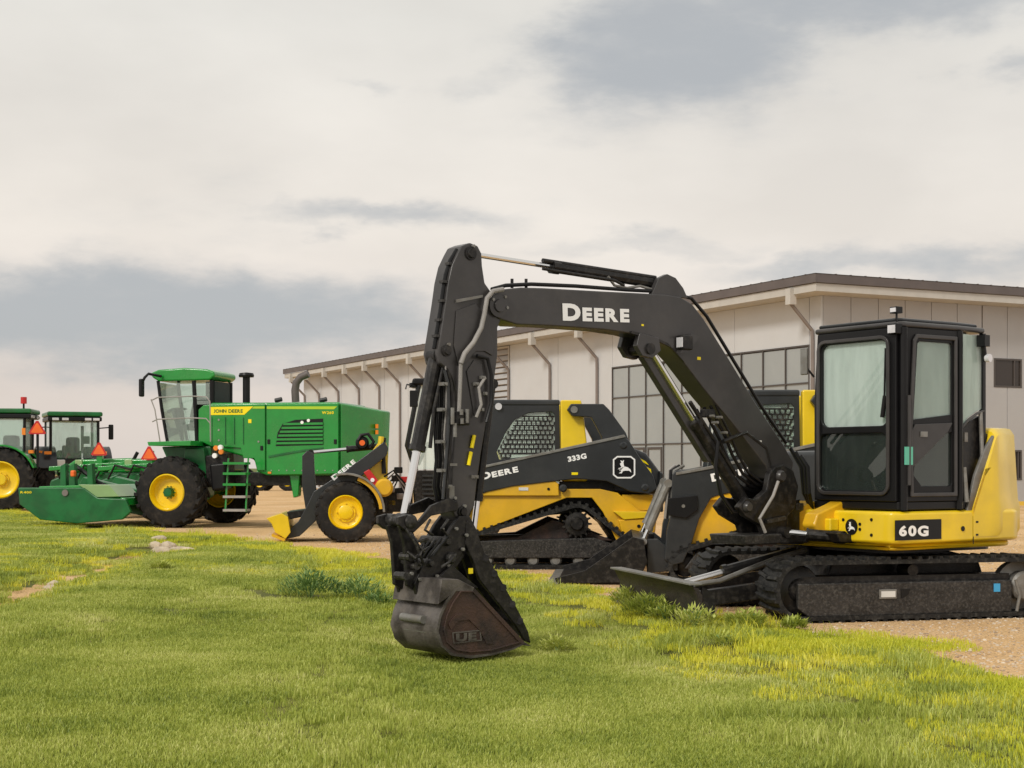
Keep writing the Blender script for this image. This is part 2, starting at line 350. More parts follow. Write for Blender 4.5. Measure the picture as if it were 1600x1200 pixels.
def cylinder_part(parent, fr, a, b, split, rb, rr_, name='hydraulic_cylinder', mt='blk2'):
    """barrel from a, rod to b; split = share of the barrel"""
    a, b = Vector(a), Vector(b); m = a.lerp(b, split)
    o = MB().tube([a, a.lerp(m, .97), m], [rb, rb, rb]).tube([a.lerp(m, .94), a.lerp(m, .998)], rb*1.18).build(name, mt, parent, fr)
    MB().tube([m, b], rr_).build('rod', 'chrome', o, fr)
    MB().cyl(a, rb*1.1, -rb, rb).build('eye', mt, o, fr); MB().cyl(b, rb*.95, -rb, rb).build('eye', mt, o, fr); return o

# ---------------------------------------------------------------- ground
EDGE = [(-900, 788), (0, 797), (60, 806), (120, 822), (215, 829), (330, 838), (430, 850), (520, 866), (620, 880), (700, 888), (760, 893), (870, 912), (960, 933), (1060, 955), (1200, 982), (1330, 1000), (1450, 1020), (1600, 1052), (1900, 1130), (2600, 1300)]
def hx(x, y, a, b, s=1.0):
    return math.sin(x*a+1.3*s)*math.cos(y*b-.7*s)
def lawn_rel(x, y):
    """signed metres inside the lawn (positive) and its relief"""
    px = 800 + FPX*x/max(y, 1.0)
    ex = [e[0] for e in EDGE]; yb = 3120.0/(np.interp(px, ex, [e[1] for e in EDGE])-HOR)
    d = yb - y
    return float(d)*(.35 if yb > 20 else .6)
SW = [(-9.5, 20.0), (-5.9, 17.7), (-4.7, 17.5), (-5.5, 22.0), (-5.1, 24.8)]
SWL = [(3120/(q[1]-HOR)*(q[0]-800)/FPX, 3120/(q[1]-HOR)) for q in [(-120, 975), (0, 938), (100, 905), (200, 872), (300, 855), (360, 850)]]
def swale(x, y):
    best = 9
    for (x0, y0), (x1, y1) in zip(SWL, SWL[1:]):
        t = max(0, min(1, ((x-x0)*(x1-x0)+(y-y0)*(y1-y0))/((x1-x0)**2+(y1-y0)**2)))
        best = min(best, math.hypot(x-x0-t*(x1-x0), y-y0-t*(y1-y0)))
    return best
def lawn_z(x, y):
    d = lawn_rel(x, y) + .25*hx(x, y, 2.1, 1.7) + .12*hx(x, y, 6.3, 5.1, 2)
    z = .02*max(-2.5, min(1, d/.5)) + .015*hx(x, y, 1.3, .9, 3)*max(0, min(1, d))
    px = 800 + FPX*x/max(y, 1.0); t = max(0, min(1, (d-.5)/1.6)); z -= .12*t*t*(3-2*t)*max(0, min(1, (px-420)/200))
    sd = swale(x, y)
    z -= .10*math.exp(-(sd/.45)**2)
    if x < -2: z += .10*math.exp(-((sd-1.6)/1.0)**2)*max(0, min(1, (-x-2)/2))*max(0, min(1, d/1.5))
    return z
def ground_mat(name, kind):
    m = bpy.data.materials.new(name); m.use_nodes = True; t = m.node_tree; p = t.nodes['Principled BSDF']; p.inputs['Roughness'].default_value = .95; p.inputs['Specular IOR Level'].default_value = .15
    g = t.nodes.new('ShaderNodeNewGeometry')
    def nz(s, d=6, r=.6, ty='ShaderNodeTexNoise'):
        n = t.nodes.new(ty); n.inputs['Scale'].default_value = s; n.inputs['Detail'].default_value = d; n.inputs['Roughness'].default_value = r; t.links.new(g.outputs['Position'], n.inputs[0]); return n.outputs['Fac']
    def rp(f, els):
        r = t.nodes.new('ShaderNodeValToRGB'); t.links.new(f, r.inputs[0]); c = r.color_ramp
        c.elements[0].position, c.elements[0].color = els[0][0], (*els[0][1], 1); c.elements[1].position, c.elements[1].color = els[-1][0], (*els[-1][1], 1)
        for q in els[1:-1]: e_ = c.elements.new(q[0]); e_.color = (*q[1], 1)
        return r.outputs[0]
    def mul(a, b, f=1.0):
        n = t.nodes.new('ShaderNodeMix'); n.data_type = 'RGBA'; n.blend_type = 'MULTIPLY'; n.inputs[0].default_value = f; t.links.new(a, n.inputs[6]); t.links.new(b, n.inputs[7]); return n.outputs[2]
    if kind == 'gravel':
        a = rp(nz(.35), [(.3, (.60, .40, .20)), (.5, (.78, .53, .28)), (.7, (.82, .61, .38))])
        b = rp(nz(38, 4, .75), [(.3, (.55, .52, .5)), (.5, (1, 1, 1)), (.72, (1.15, 1.12, 1.1))])
        c = mul(a, b); v = t.nodes.new('ShaderNodeTexVoronoi'); v.inputs['Scale'].default_value = 55; t.links.new(g.outputs['Position'], v.inputs[0])
        d = rp(v.outputs['Distance'], [(.0, (1.1, 1.08, 1.05)), (.45, (.95, .93, .9)), (.8, (.6, .56, .5))]); c = mul(c, d, .8)
        bp = t.nodes.new('ShaderNodeBump'); bp.inputs['Strength'].default_value = .7; bp.inputs['Distance'].default_value = .02; t.links.new(nz(45, 4, .7), bp.inputs['Height']); t.links.new(bp.outputs[0], p.inputs['Normal'])
    elif kind == 'soil':
        a = rp(nz(1.2), [(.3, (.10, .115, .03)), (.55, (.17, .17, .05)), (.75, (.25, .21, .09))])
        c = mul(a, rp(nz(40, 5, .7), [(.3, (.6, .6, .6)), (.7, (1.2, 1.2, 1.2))]))
    else:
        c = rp(nz(.02), [(.3, (.10, .14, .04)), (.7, (.2, .2, .07))])
    t.links.new(c, p.inputs['Base Color']); return m
M['gravel'] = ground_mat('tan_gravel', 'gravel'); M['soil'] = ground_mat('lawn_soil', 'soil'); M['field'] = ground_mat('field', 'field')
def edge_y(k):
    px = 800 + FPX*k; return 3120.0/(np.interp(px, [e[0] for e in EDGE], [e[1] for e in EDGE])-HOR)
m = MB(); ng = 160
for i in range(ng+1):
    k = -.60 + 1.2*i/ng; y0_ = edge_y(k)
    for f_, z_ in ((-2.2, -.25), (-1.1, -.06), (-.3, 0), (.6, 0)): m.v.append(Vector((k*(y0_+f_), y0_+f_, z_)))
    for y_ in (60, 150, 400, 1600): m.v.append(Vector((k*y_, y_, 0)))
for i in range(ng):
    for j in range(7): a = i*8+j; m.f.append((a, a+8, a+9, a+1))
m.build('gravel_lot', 'gravel', None, kind='structure')
MB().add([(-900, 150, .006), (900, 150, .006), (900, 1500, .006), (-900, 1500, .006)], [(0, 1, 2, 3)]).build('field', 'field', None, kind='structure')
m = MB(); ys = [3.0 + .16*i for i in range(110)] + [20.6*(1.035**i) for i in range(1, 26)]; nx = 150
for y in ys:
    for i in range(nx+1):
        k = -.46 + .92*i/nx; x = k*y; m.v.append(Vector((x, y, lawn_z(x, y))))
for j in range(len(ys)-1):
    for i in range(nx): a = j*(nx+1)+i; m.f.append((a, a+1, a+nx+2, a+nx+1))
m.build('lawn', 'soil', None, kind='structure')

# ---------------------------------------------------------------- building
def build_building():
    A = math.degrees(math.atan2(.447, .894))
    F2 = Frame(10.12, 50.3, A)                       # x along the right wall, y along -(left wall outward normal)... left wall runs along +y
    b = thing('dealership_building', F2, 'long beige metal clad building with brown sloping roof edge behind the machines', 'building')
    WT = 6.93; Lw = 52.0; Rw = 30.0
    # left wall: plane x=0 (outer face towards -x), running along +y; right wall: plane y=0, running along +x
    MB().box(.10, .16, .12, Lw, 0, WT).build('wall_backing', 'joint', b, F2)
    MB().box(.12, Rw, .10, .16, 0, WT).build('wall_backing', 'joint', b, F2)
    def panels_left(t0, t1, z0, z1, step, gap=.03):
        n = max(1, round((t1-t0)/step)); w_ = (t1-t0)/n
        for i in range(n):
            MB().box(0, .09, t0+i*w_+gap/2, t0+(i+1)*w_-gap/2, z0, z1).build('wall_panel', 'wall', b, F2, bev=.008, seg=1)
    panels_left(0.0, .62, 0, WT, 1); panels_left(.62, 13.5, 5.36, WT, 4.3, .012); panels_left(13.5, 22.85, 0, WT, 4.1, .03)
    panels_left(24.75, 52.0, 0, WT, 3.4, .05)
    x = .095
    for i in range(26):
        w_ = 1.15; z1 = WT
        x0, x1 = x, x+w_-(.02 if i != 5 else .05); x += w_
        if x1 < 7.4 or x0 > 8.85: MB().box(x0, x1, 0, .09, 0, z1).build('wall_panel', 'wall2', b, F2, bev=.006, seg=1)
        else:
            segs = [(5.11, z1), (1.9, 4.1), (0, .85)]
            for a_, c_ in segs: MB().box(x0, x1, 0, .09, a_, c_).build('wall_panel', 'wall2', b, F2, bev=.006, seg=1)
            for a_, c_, xl in ((4.1, 5.11, 7.5), (.85, 1.9, 8.15)):
                if x0 < xl-.02: MB().box(x0, min(x1, xl), 0, .09, a_, c_).build('wall_panel', 'wall2', b, F2)
                if x1 > 8.82: MB().box(max(8.8, x0), x1, 0, .09, a_, c_).build('wall_panel', 'wall2', b, F2)
    for x0, x1, z0, z1 in ((7.5, 8.8, 4.1, 5.11), (8.15, 8.8, .85, 1.9)):
        w_ = frame_mb(MB(), [(x0, z0), (x1, z0), (x1, z1), (x0, z1)], .06, -.02, .06).build('window', 'mull', b, F2)
        MB().box(x0+.06, x1-.06, .03, .05, z0+.06, z1-.06).build('pane', 'dwin', w_, F2)
        MB().box(x0+.72*(x1-x0), x0+.72*(x1-x0)+.05, -.01, .028, z0+.06, z1-.06).build('mullion', 'mull', w_, F2)
    # curtain window on the left wall
    w_ = MB(); t0, t1, nb = .62, 13.5, 10; bw = (t1-t0)/nb
    rows = [(0.05, 2.2), (2.2, 4.1), (4.1, 5.30)]
    for i in range(nb+1): w_.box(-.03, .06, t0+i*bw-.022, t0+i*bw+.022, 0, 5.36)
    win = w_.build('window', 'mull', b, F2)
    for z in (.03, 2.2, 4.1, 5.33):
        for i in range(nb): MB().box(-.028, .058, t0+i*bw+.023, t0+(i+1)*bw-.023, z-.022, z+.022).build('transom', 'mull', win, F2)
    for i in range(nb):
        for z0, z1 in rows: MB().box(.02, .035, t0+i*bw+.024, t0+(i+1)*bw-.024, z0+.023, z1-.023).build('pane', 'pane', win, F2)
    for i in (7, 8):
        frame_mb(MB(), [(t0+i*bw+.12, .04), (t0+(i+1)*bw-.12, .04), (t0+(i+1)*bw-.12, 2.08), (t0+i*bw+.12, 2.08)], .09, -.01, .018, 'x').build('door', 'mull', b, F2)
    # louver
    lv = frame_mb(MB(), [(22.9, .3), (24.7, .3), (24.7, 6.9), (22.9, 6.9)], .08, -.03, .09, 'x').build('louver', 'cream', b, F2)
    for i in range(23):
        z = .45+i*.277
        MB().add([(-.02, 22.99, z), (-.02, 24.61, z), (.07, 24.61, z+.2), (.07, 22.99, z+.2), (.0, 22.99, z-.02), (.0, 24.61, z-.02), (.085, 24.61, z+.19), (.085, 22.99, z+.19)],
                 [(0, 1, 2, 3), (7, 6, 5, 4), (0, 4, 5, 1), (1, 5, 6, 2), (2, 6, 7, 3), (3, 7, 4, 0)]).build('slat', 'wall2', lv, F2)
    # roof edge, soffit, gutter
    O = .9
    MB().prism([(-O, -O), (Rw, -O), (Rw, 0.0), (.0, .0), (0, Lw+1), (-O, Lw+1)], WT, WT+.12, 'z').build('soffit', 'cream', b, F2)
    m = MB(); m.box(-O-.03, -O+.02, -O-.03, Lw+1, WT+.0, WT+.26).box(-O+.021, Rw, -O-.03, -O+.02, WT, WT+.26); m.build('gutter', 'cream', b, F2, bev=.01)
    m = MB(); m.box(-O-.10, -O-.031, -O-.1, Lw+1.1, WT+.27, WT+.56).box(-O-.0305, Rw, -O-.10, -O-.031, WT+.27, WT+.56); m.build('fascia', 'roof', b, F2, bev=.01)
    m = MB(); RR = 16.0
    m.add([(-O-.12, -O-.12, WT+.565), (Rw, -O-.12, WT+.565), (Rw, RR, WT+.9), (RR, RR, WT+.9), (RR, Lw+1.1, WT+.9), (-O-.12, Lw+1.1, WT+.565)], [(0, 1, 2, 3), (0, 3, 4, 5)]); m.build('roof', 'roof', b, F2)
    # standing seams near the edge
    m = MB(); y = -.5
    while y < Lw+1: m.box(-O-.118, .9, y, y+.05, WT+.55, WT+.58); y += .6
    x = -.2
    while x < Rw: m.box(x, x+.05, -O-.118, .9, WT+.55, WT+.58); x += .6
    m.build('roof_seam', 'roof', b, F2, kind='stuff')
    # end wall
    MB().box(.17, 24, Lw-.1, Lw, 0, WT+.2).build('wall', 'wall', b, F2)
    MB().box(.17, .25, .17, Lw-.11, WT, WT+.1).build('wall_top', 'wall', b, F2)
    for t in (.36, 14.66, 18.8, 22.85, 29.2, 32.6, 35.95, 38.95, 42.1, 45.5, 48.9, 51.6):
        d = MB(); d.box(-O-.17, -O+.08, t-.13, t+.13, WT-.32, WT+.2); g = d.build('downspout', 'cream', b, F2)
        MB().tube([(-O-.03, t, WT-.3), (-.09, t, WT-1.12), (-.07, t, WT-1.5), (-.07, t, .1)], .065, 8).build('pipe', 'pipe', g, F2)
    MB().box(0.2, Rw, -1.6, -1.45, 0, .14).build('kerb', 'kerb', b, F2)
    # low far roof trim at the left end
    return b
build_building()

# ---------------------------------------------------------------- excavator
def tracks(root, T, y0, y1, xf, xr, zt, r, pitch, padname='track_pad'):
    """rubber belt with single lugs as sub-parts"""
    path = []; per = 2*(xr-xf-2*r)+2*math.pi*r; n = int(per/pitch); st = per/n
    def at(s):
        Ls = xr-xf-2*r; s = s % per
        if s < Ls: return xf+r+s, 2*r, 0.0
        s -= Ls
        if s < math.pi*r: a = s/r; return xr-r+r*math.sin(a), r+r*math.cos(a), -a
        s -= math.pi*r
        if s < Ls: return xr-r-s, 0.0, -math.pi
        s -= Ls; a = s/r; return xf+r-r*math.sin(a), r-r*math.cos(a), -math.pi-a
    sag = lambda x, z: z
    ins, outp = [], []
    K = 72
    for i in range(K):
        x, z, a = at(per*i/K); nx_, nz_ = math.sin(-a), math.cos(-a)
        outp.append((x-nx_*.02, z-nz_*.02+0)); ins.append((x-nx_*.055, z-nz_*.055))
    mb = MB(); vs = [(x, y0, z+.0) for x, z in outp]+[(x, y0, z) for x, z in ins]+[(x, y1, z) for x, z in outp]+[(x, y1, z) for x, z in ins]; fs = []
    for i in range(K):
        j = (i+1) % K; fs += [(i, j, K+j, K+i), (2*K+i, 3*K+i, 3*K+j, 2*K+j), (i, 2*K+i, 2*K+j, j), (K+i, K+j, 3*K+j, 3*K+i)]
    belt = mb.add(vs, fs).build('track', 'track', root, T)
    w_ = y1-y0
    pad = MB()
    for s_ in (0, 1):
        a0, a1 = (0.0, .55) if s_ == 0 else (1.0, .45)
        o_ = .016 if s_ else -.016
        pad.add([(-.022+o_, a0*w_, -.004), (.022+o_, a0*w_, -.004), (.022-.02, a1*w_, -.004), (-.022-.02, a1*w_, -.004),
                 (-.014+o_, a0*w_, .024), (.014+o_, a0*w_, .024), (.014-.02, a1*w_, .024), (-.014-.02, a1*w_, .024)],
                [(0, 1, 2, 3), (4, 7, 6, 5), (0, 4, 5, 1), (1, 5, 6, 2), (2, 6, 7, 3), (3, 7, 4, 0)])
    me = pad.mesh(padname, Matrix.Identity(4), 'track')
    Mr = rootm(root).inverted() @ T.M
    for i in range(n):
        x, z, a = at(i*st); nx_, nz_ = math.sin(-a), math.cos(-a)
        o = bpy.data.objects.new(padname, me); COL.objects.link(o); o.parent = belt
        o.matrix_local = Mr @ Matrix.Translation((x-nx_*.02, y0, z-nz_*.02)) @ Matrix.Rotation(-a, 4, 'Y')
    return belt

def build_excavator():
    C = (3.3, 14.0); U = Frame(*C, 34); T = Frame(*C, 14); B = Frame(2.28, 13.45, 38)
    r = thing('mini_excavator', T, 'black and yellow mini excavator with its bucket resting on the grass', 'excavator')
    # --- undercarriage
    xf, xr = -1.42, 1.22
    for y0, y1 in ((-1.0, -.6), (.6, 1.0)):
        tracks(r, T, y0, y1, xf, xr, .5, .27, .098)
        s = -1 if y0 < 0 else 1; yo = y0 if s < 0 else y1; yi = yo - s*.06
        # side plate
        pl = [(xf+.22, .12), (xf+.32, .05), (xr-.42, .05), (xr-.42, .33), (xf+.22, .33)]
        MB().prism(pl, min(yo+s*-.02, yi), max(yo+s*-.02, yi)).build('track_frame', 'steel', r, T, bev=.012)
        MB().box(xf+.3, xr-.4, min(y0, y1)+.10, max(y0, y1)-.08, .08, .38).build('track_beam', 'blk2', r, T)
        MB().lathe([(.0, 0), (.11, 0), (.13, .02), (.13, .1), (.21, .12), (.21, .2), (.0, .2)], (xr-.27, y0+.05, .27)).build('sprocket', 'grey' if s < 0 else 'blk2', r, T)
        MB().lathe([(0, 0), (.08, 0), (.1, .03), (.2, .06), (.215, .1), (.215, .25), (0, .25)], (xf+.27, y0+.07, .27)).build('idler', 'blk2', r, T)
        for k in range(4): MB().cyl((xf+.55+.42*k, y0, .07), .06, .08, .32).build('roller', 'blk2', r, T)
        MB().cyl((-.1, y0, .42), .05, .1, .3).build('roller', 'blk2', r, T)
        if s < 0:
            MB().box(-.46+.0, -.30, yo+.008, yo+.0195, .19, .27).build('plate', 'grey', r, T, bev=.004)
            MB().box(-.445, -.315, yo+.004, yo+.0075, .205, .255).build('plate_print', 'whitep', r, T)
            MB().prism([(-.26, .27), (-.17, .27), (-.19, .22), (-.25, .19)], yo+.014, yo+.0195).build('slot', 'darkplast', r, T)
            MB().box(.62, .68, yo+.014, yo+.0195, .23, .30).build('sticker', 'blue', r, T)
            MB().tube([(xr-.40, yo+.0, .33), (xr-.36, yo+.0, .2), (xr-.39, yo+.0, .06)], .014).build('frame_edge', 'grey', r, T)
    MB().prism([(-.8, .22), (.8, .22), (.7, .5), (.35, .58), (-.35, .58), (-.7, .5)], -.6, .6).build('centre_frame', 'blk2', r, T, bev=.02)
    MB().cyl((0, 0, 0), .42, .57, .66, 'z', 32).build('swing_bearing', 'blk2', r, T)
    # blade
    bx_ = -2.14
    prof = [(bx_-.02, .02), (bx_+.03, .02), (bx_+.10, .10), (bx_+.11, .22), (bx_+.06, .31), (bx_-.0, .335), (bx_+.02, .30), (bx_+.06, .22), (bx_+.05, .11)]
    bl = MB().prism(prof, -1.0, 1.08).build('blade', 'bladem', r, T, bev=.006)
    MB().box(bx_-.03, bx_+.085, -1.02, 1.1, .338, .356).build('top_edge', 'grey', bl, T, bev=.004)
    MB().prism([(bx_+.09, .03), (bx_+.2, .1), (bx_+.2, .27), (bx_+.09, .32)], -1.0, -.96).build('end_plate', 'blk2', bl, T)
    for y in (-.42, .42):
        MB().prism([(bx_+.1, .08), (bx_+.1, .22), (-1.0, .34), (-.7, .34), (-.7, .22), (-1.0, .2)], y-.05, y+.05).build('blade_arm', 'blk2', r, T, bev=.01)
    cylinder_part(r, T, (-.75, -.05, .55), (bx_+.15, -.05, .25), .6, .055, .03)
    MB().tube([(-.72, -.1, .56), (-1.1, -.3, .50), (-1.7, -.5, .33), (-1.95, -.55, .31)], .022).build('grey_hose', 'grey', r, T)
    # --- upper frame
    plan = [(-.82, -.80), (-.78, -.92), (-.68, -.98), (.70, -.98), (.80, -.95)] + [(1.24*math.cos(R(a)), 1.24*math.sin(R(a))) for a in range(-48, 49, 8)] + [(.8, .95), (-.62, .98), (-.82, .55)]
    MB().prism(plan, .655, .93, 'z').build('revolving_frame', 'yellow', r, U, bev=.035, seg=3)
    MB().prism([(x*.94, y*.94) for x, y in plan], .60, .656, 'z').build('frame_skirt', 'yellow', r, U, bev=.03)
    MB().prism([(x*.8, y*.8) for x, y in plan], .57, .61, 'z').build('frame_underside', 'blk2', r, U)
    y0 = -.98
    # counterweight
    m = MB(); cols = []
    xt = U.u(1558, 676, -.985)[0]; xl = U.u(1521, 800, -.985)[0]
    path = [(xl+(xt-xl)*t, -.985, .95+(1.62-.95)*t) for t in (0, .25, .5, .75, 1)]
    path += [(xt+.05, -.975, 1.64), (xt+.12, -.945, 1.65)]
    a0_ = -46
    path += [(1.25*math.cos(R(q)), 1.25*math.sin(R(q)), 1.65) for q in (-44, -38, -30, -22, -12, 0, 12, 24, 36, 48)]
    for i, (px_, py_, zt) in enumerate(path):
        if i < 5: nx_, ny_ = 0, -1
        elif i < 7: nx_, ny_ = (.17, -.98) if i == 5 else (.42, -.9)
        else: l_ = math.hypot(px_, py_); nx_, ny_ = px_/l_, py_/l_
        wd_ = max(0, min(1, (i-2)/6))
        col = []
        for o_, z in ((0, .70), (.03*wd_, .75), (.03*wd_, .96), (.01*wd_, 1.02), (-.01*wd_, 1.3), (-.03*wd_, zt-.06), (-.06, zt-.01), (-.10, zt), (-.24, zt), (-.24, .70)):
            col.append((px_+nx_*o_, py_+ny_*o_, min(z, zt)))
        cols.append(col)
    k = len(cols[0])
    for c in cols: m.v += [Vector(q) for q in c]
    for i in range(len(cols)-1):
        for j in range(k): m.f.append((i*k+j, i*k+(j+1) % k, (i+1)*k+(j+1) % k, (i+1)*k+j))
    m.f.append(tuple(range(k))); m.f.append(tuple((len(cols)-1)*k+j for j in range(k-1, -1, -1)))
    cw = m.build('counterweight', 'yellow', r, U)
    for z in (.99, 1.12, 1.32):
        m = MB()
        for a0 in range(-32, -8, 4):
            q = [(1.268*math.cos(R(a)), 1.268*math.sin(R(a))) for a in (a0, a0+3)]
            m.add([(q[0][0], q[0][1], z), (q[1][0], q[1][1], z), (q[1][0], q[1][1], z+.03), (q[0][0], q[0][1], z+.03), (q[0][0]*.97, q[0][1]*.97, z), (q[1][0]*.97, q[1][1]*.97, z), (q[1][0]*.97, q[1][1]*.97, z+.03), (q[0][0]*.97, q[0][1]*.97, z+.03)],
                  [(0, 1, 2, 3), (4, 7, 6, 5), (0, 4, 5, 1), (1, 5, 6, 2), (2, 6, 7, 3), (3, 7, 4, 0)])
        m.build('recess_strip', 'orange', cw, U)
    # grey side cover between cab and counterweight, engine hood
    MB().prism(P(U, [(1510, 802), (1519, 801), (1554, 684), (1553, 680), (1540, 700), (1524, 742)], -.96), -.96, -.93).build('side_cover', 'grey', r, U, bev=.006)
    MB().prism([(.36, -.90), (.62, -.90), (.9, -.66), (1.0, -.3), (.36, -.3)], .935, 1.60, 'z').build('engine_hood', 'blk2', r, U, bev=.03)
    for z in (1.0, 1.15, 1.3, 1.45): MB().box(.40, .60, -.92, -.9005, z, z+.05).build('vent_slat', 'ctl', r, U)
    MB().prism([(-.55, .12), (.95, .12), (1.0, .8), (-.5, .95)], .935, 1.45, 'z').build('right_cover', 'ctl', r, U, bev=.05)
    # side marks on the frame
    def sidebox(nm, x0p, x1p, y0p, y1p, mt, pr=.006, par=r):
        a, b_ = U.u(x0p, y0p, y0), U.u(x1p, y1p, y0); o_ = MB().box(a[0], b_[0], y0-pr, y0-.001, b_[1], a[1]).build(nm, mt, par, U); return o_
    pl = sidebox('model_plate', 1398, 1470, 813, 842, 'darkplast')
    text('model_number', '60G', U, r, (1404, 838), (1452, 838), 17, y0-.008, bold=.05)
    Fn = U.at(-.82, 0, -90)
    c = Fn.p(1331, 823, 0); MB().cyl(c, .068, -.008, -.001, n=24).build('emblem', 'darkplast', r, Fn)
    MB().prism([(c.x+a*.045, c.z+q*.045) for a, q in DEER], -.012, -.009).build('emblem_deer', 'white', r, Fn)
    for px, py in ((1344, 819), (1344, 827), (1362, 812), (1362, 836), (1318, 812)): q = Fn.p(px, py, 0); MB().cyl(q, .014, -.008, -.001, n=8).build('bolt', 'darkplast', r, Fn)
    for px, py in ((1524, 814), (1524, 834)): sidebox('bolt', px, px+4, py, py+3, 'darkplast')
    c = U.p(1504, 826, y0); MB().cyl(c, .022, -.008, -.001, n=12).build('filler_cap', 'darkplast', r, U)
    sidebox('panel_joint', 1520, 1521.2, 806, 850, 'darkplast', .002)
    # front yellow nose around the swing post
    a = U.v(1300, 800, -.85)
    MB().prism([(-.86, .70), (-.62, .70), (-.62, .98), (-.72, 1.0), (-.80, .97), (-1.02, .90), (-1.06, .80), (-1.0, .72)], -.30, -.14).build('nose_bracket', 'orange', r, U, bev=.02)
    MB().prism([(-.80, .70), (-.62, .70), (-.62, .98), (-.72, 1.0), (-.80, .97), (-1.02, .90), (-1.06, .80), (-1.0, .72)], .05, .25).build('nose_bracket', 'orange', r, U, bev=.02)
    MB().prism([(-.95, .66), (-.6, .64), (-.6, .72), (-1.0, .74)], -.5, .3).build('nose_plate', 'blk2', r, U, bev=.01)
    cylinder_part(r, U, (-.88, -.42, .70), (-1.22, -.10, .74), .6, .05, .028)
    MB().box(-.93, -.821, -.36, -.22, .75, .86).build('step_box', 'yellow', r, U, bev=.015)
    # --- cab (frame U): left side plane y=-.95, front plane x=-.72
    yl, yr_, xfr = -.955, .04, -.72
    X1 = U.u(1497, 600, yl)[0]
    zb, zt = .94, 2.47
    FL = [(-.78, zb)]
    cab = MB()
    base = [(xfr, yl+.03), (xfr+.04, yl), (X1, yl), (X1+.37, yl+.05), (X1+.37, yr_), (xfr, yr_)]
    cab.prism(base, zb, zb+.07, 'z'); cabo = cab.build('cab_base', 'darkplast', r, U, bev=.01)
    roofp = [(xfr-.022, yl+.02), (xfr+.03, yl-.02), (X1, yl-.02), (X1+.40, yl+.03), (X1+.40, yr_+.02), (xfr-.022, yr_-.02)]
    MB().prism(roofp, zt, zt+.05, 'z').build('cab_roof', 'black', r, U, bev=.03, seg=3)
    MB().prism([(x*.93+.0, y*.93) for x, y in roofp], zt+.05, zt+.085, 'z').build('roof_cap', 'ctl', r, U, bev=.02)
    def bar(nm, a, b_, t=.035, mt='darkplast', n=6):
        return MB().tube([a, b_], t, n).build(nm, mt, r, U)
    # front frame with curved glass
    yL, yR = yl+.03, yr_-.02
    fo = [(yL, zb+.02), (yR+.0, zb+.02), (yR-.02, 1.6), (yR-.06, zt-.01), (yL+.02, zt-.01), (yL, 1.6)]
    def rrect(a0, b0, a1, b1, rad, n=4):
        pts = []
        for cx_, cz_, st_ in ((a1-rad, b1-rad, 0), (a0+rad, b1-rad, 90), (a0+rad, b0+rad, 180), (a1-rad, b0+rad, 270)):
            for i in range(n+1): q = R(st_+90*i/n); pts.append((cx_+rad*math.cos(q), cz_+rad*math.sin(q)))
        return pts
    def holed(mb, outer, holes, t0, t1, plane):
        """plate with holes, through a bmesh triangle fill"""
        bm = bmesh.new(); loops = []
        for lp in [outer]+holes:
            vs = [bm.verts.new((a, b_, 0)) for a, b_ in lp]; loops.append(vs)
            for i in range(len(vs)): bm.edges.new((vs[i], vs[(i+1) % len(vs)]))
        bmesh.ops.triangle_fill(bm, edges=bm.edges[:], use_beauty=True)
        bm.verts.index_update(); bm.verts.ensure_lookup_table()
        V = [tuple(v.co) for v in bm.verts]; n = len(V); F_ = [tuple(v.index for v in f.verts) for f in bm.faces]
        E_ = [(e_.verts[0].index, e_.verts[1].index) for e_ in bm.edges if len(e_.link_faces) == 1]; bm.free()
        mk = {'y': lambda a, b_, t: (a, t, b_), 'x': lambda a, b_, t: (t, a, b_)}[plane]
        mb.add([mk(v[0], v[1], t0) for v in V]+[mk(v[0], v[1], t1) for v in V], F_+[tuple(i+n for i in reversed(f)) for f in F_]+[(a, b_, b_+n, a+n) for a, b_ in E_]); return mb
    z_mid = 1.62
    upw = rrect(yL+.10, z_mid+.03, yR-.09, zt-.10, .07); low = rrect(yL+.10, zb+.16, yR-.06, z_mid-.03, .07)
    fr_ = holed(MB(), [(yL, zb+.071), (yR, zb+.071), (yR, 1.9), (yR-.04, zt-.001), (yL, zt-.001)], [upw, low], xfr-.02, xfr+.05, 'x').build('front_frame', 'darkplast', r, U, bev=.008)
    frame_mb(MB(), rrect(yL+.06, zb+.12, yR-.05, zt-.06, .09), .03, xfr-.045, xfr-.0205, 'x').build('window_trim', 'black', r, U, bev=.006)
    MB().prism(ring(upw, -.005), xfr+.01, xfr+.018, 'x').build('front_window', 'glass', r, U)
    for k, (a_, b_) in enumerate(((.22, .30), (.62, .24))): MB().prism([(yL+a_-.1, z_mid+.032), (yL+a_+.08, z_mid+.032), (yL+a_+.05, z_mid+b_*.5), (yL+a_, z_mid+b_), (yL+a_-.06, z_mid+b_*.6)], xfr+.35+.1*k, xfr+.40+.1*k, 'x').build('lever', 'inside', r, U, bev=.02)
    MB().prism(ring(low, -.005), xfr+.01, xfr+.018, 'x').build('lower_front_window', 'glassd', r, U)
    # door side
    xa, xb = xfr+.052, X1
    dz0, dz1 = zb+.071, zt-.001
    dw = [(xa+.10, 1.70), (xb-.09, 1.75), (xb-.09, zt-.13), (xb-.11, zt-.11), (xa+.18, zt-.11), (xa+.15, zt-.13)]
    lw = [(xa+.10, zb+.30), (xa+.20, zb+.20), (xb-.11, zb+.20), (xb-.09, zb+.22), (xb-.09, 1.60), (xb-.2, 1.58), (xa+.12, 1.36)]
    dr = holed(MB(), [(xa, dz0), (xb, dz0), (xb, dz1), (xa, dz1)], [dw, lw], yl-.01, yl+.04, 'y').build('door', 'darkplast', r, U, bev=.006)
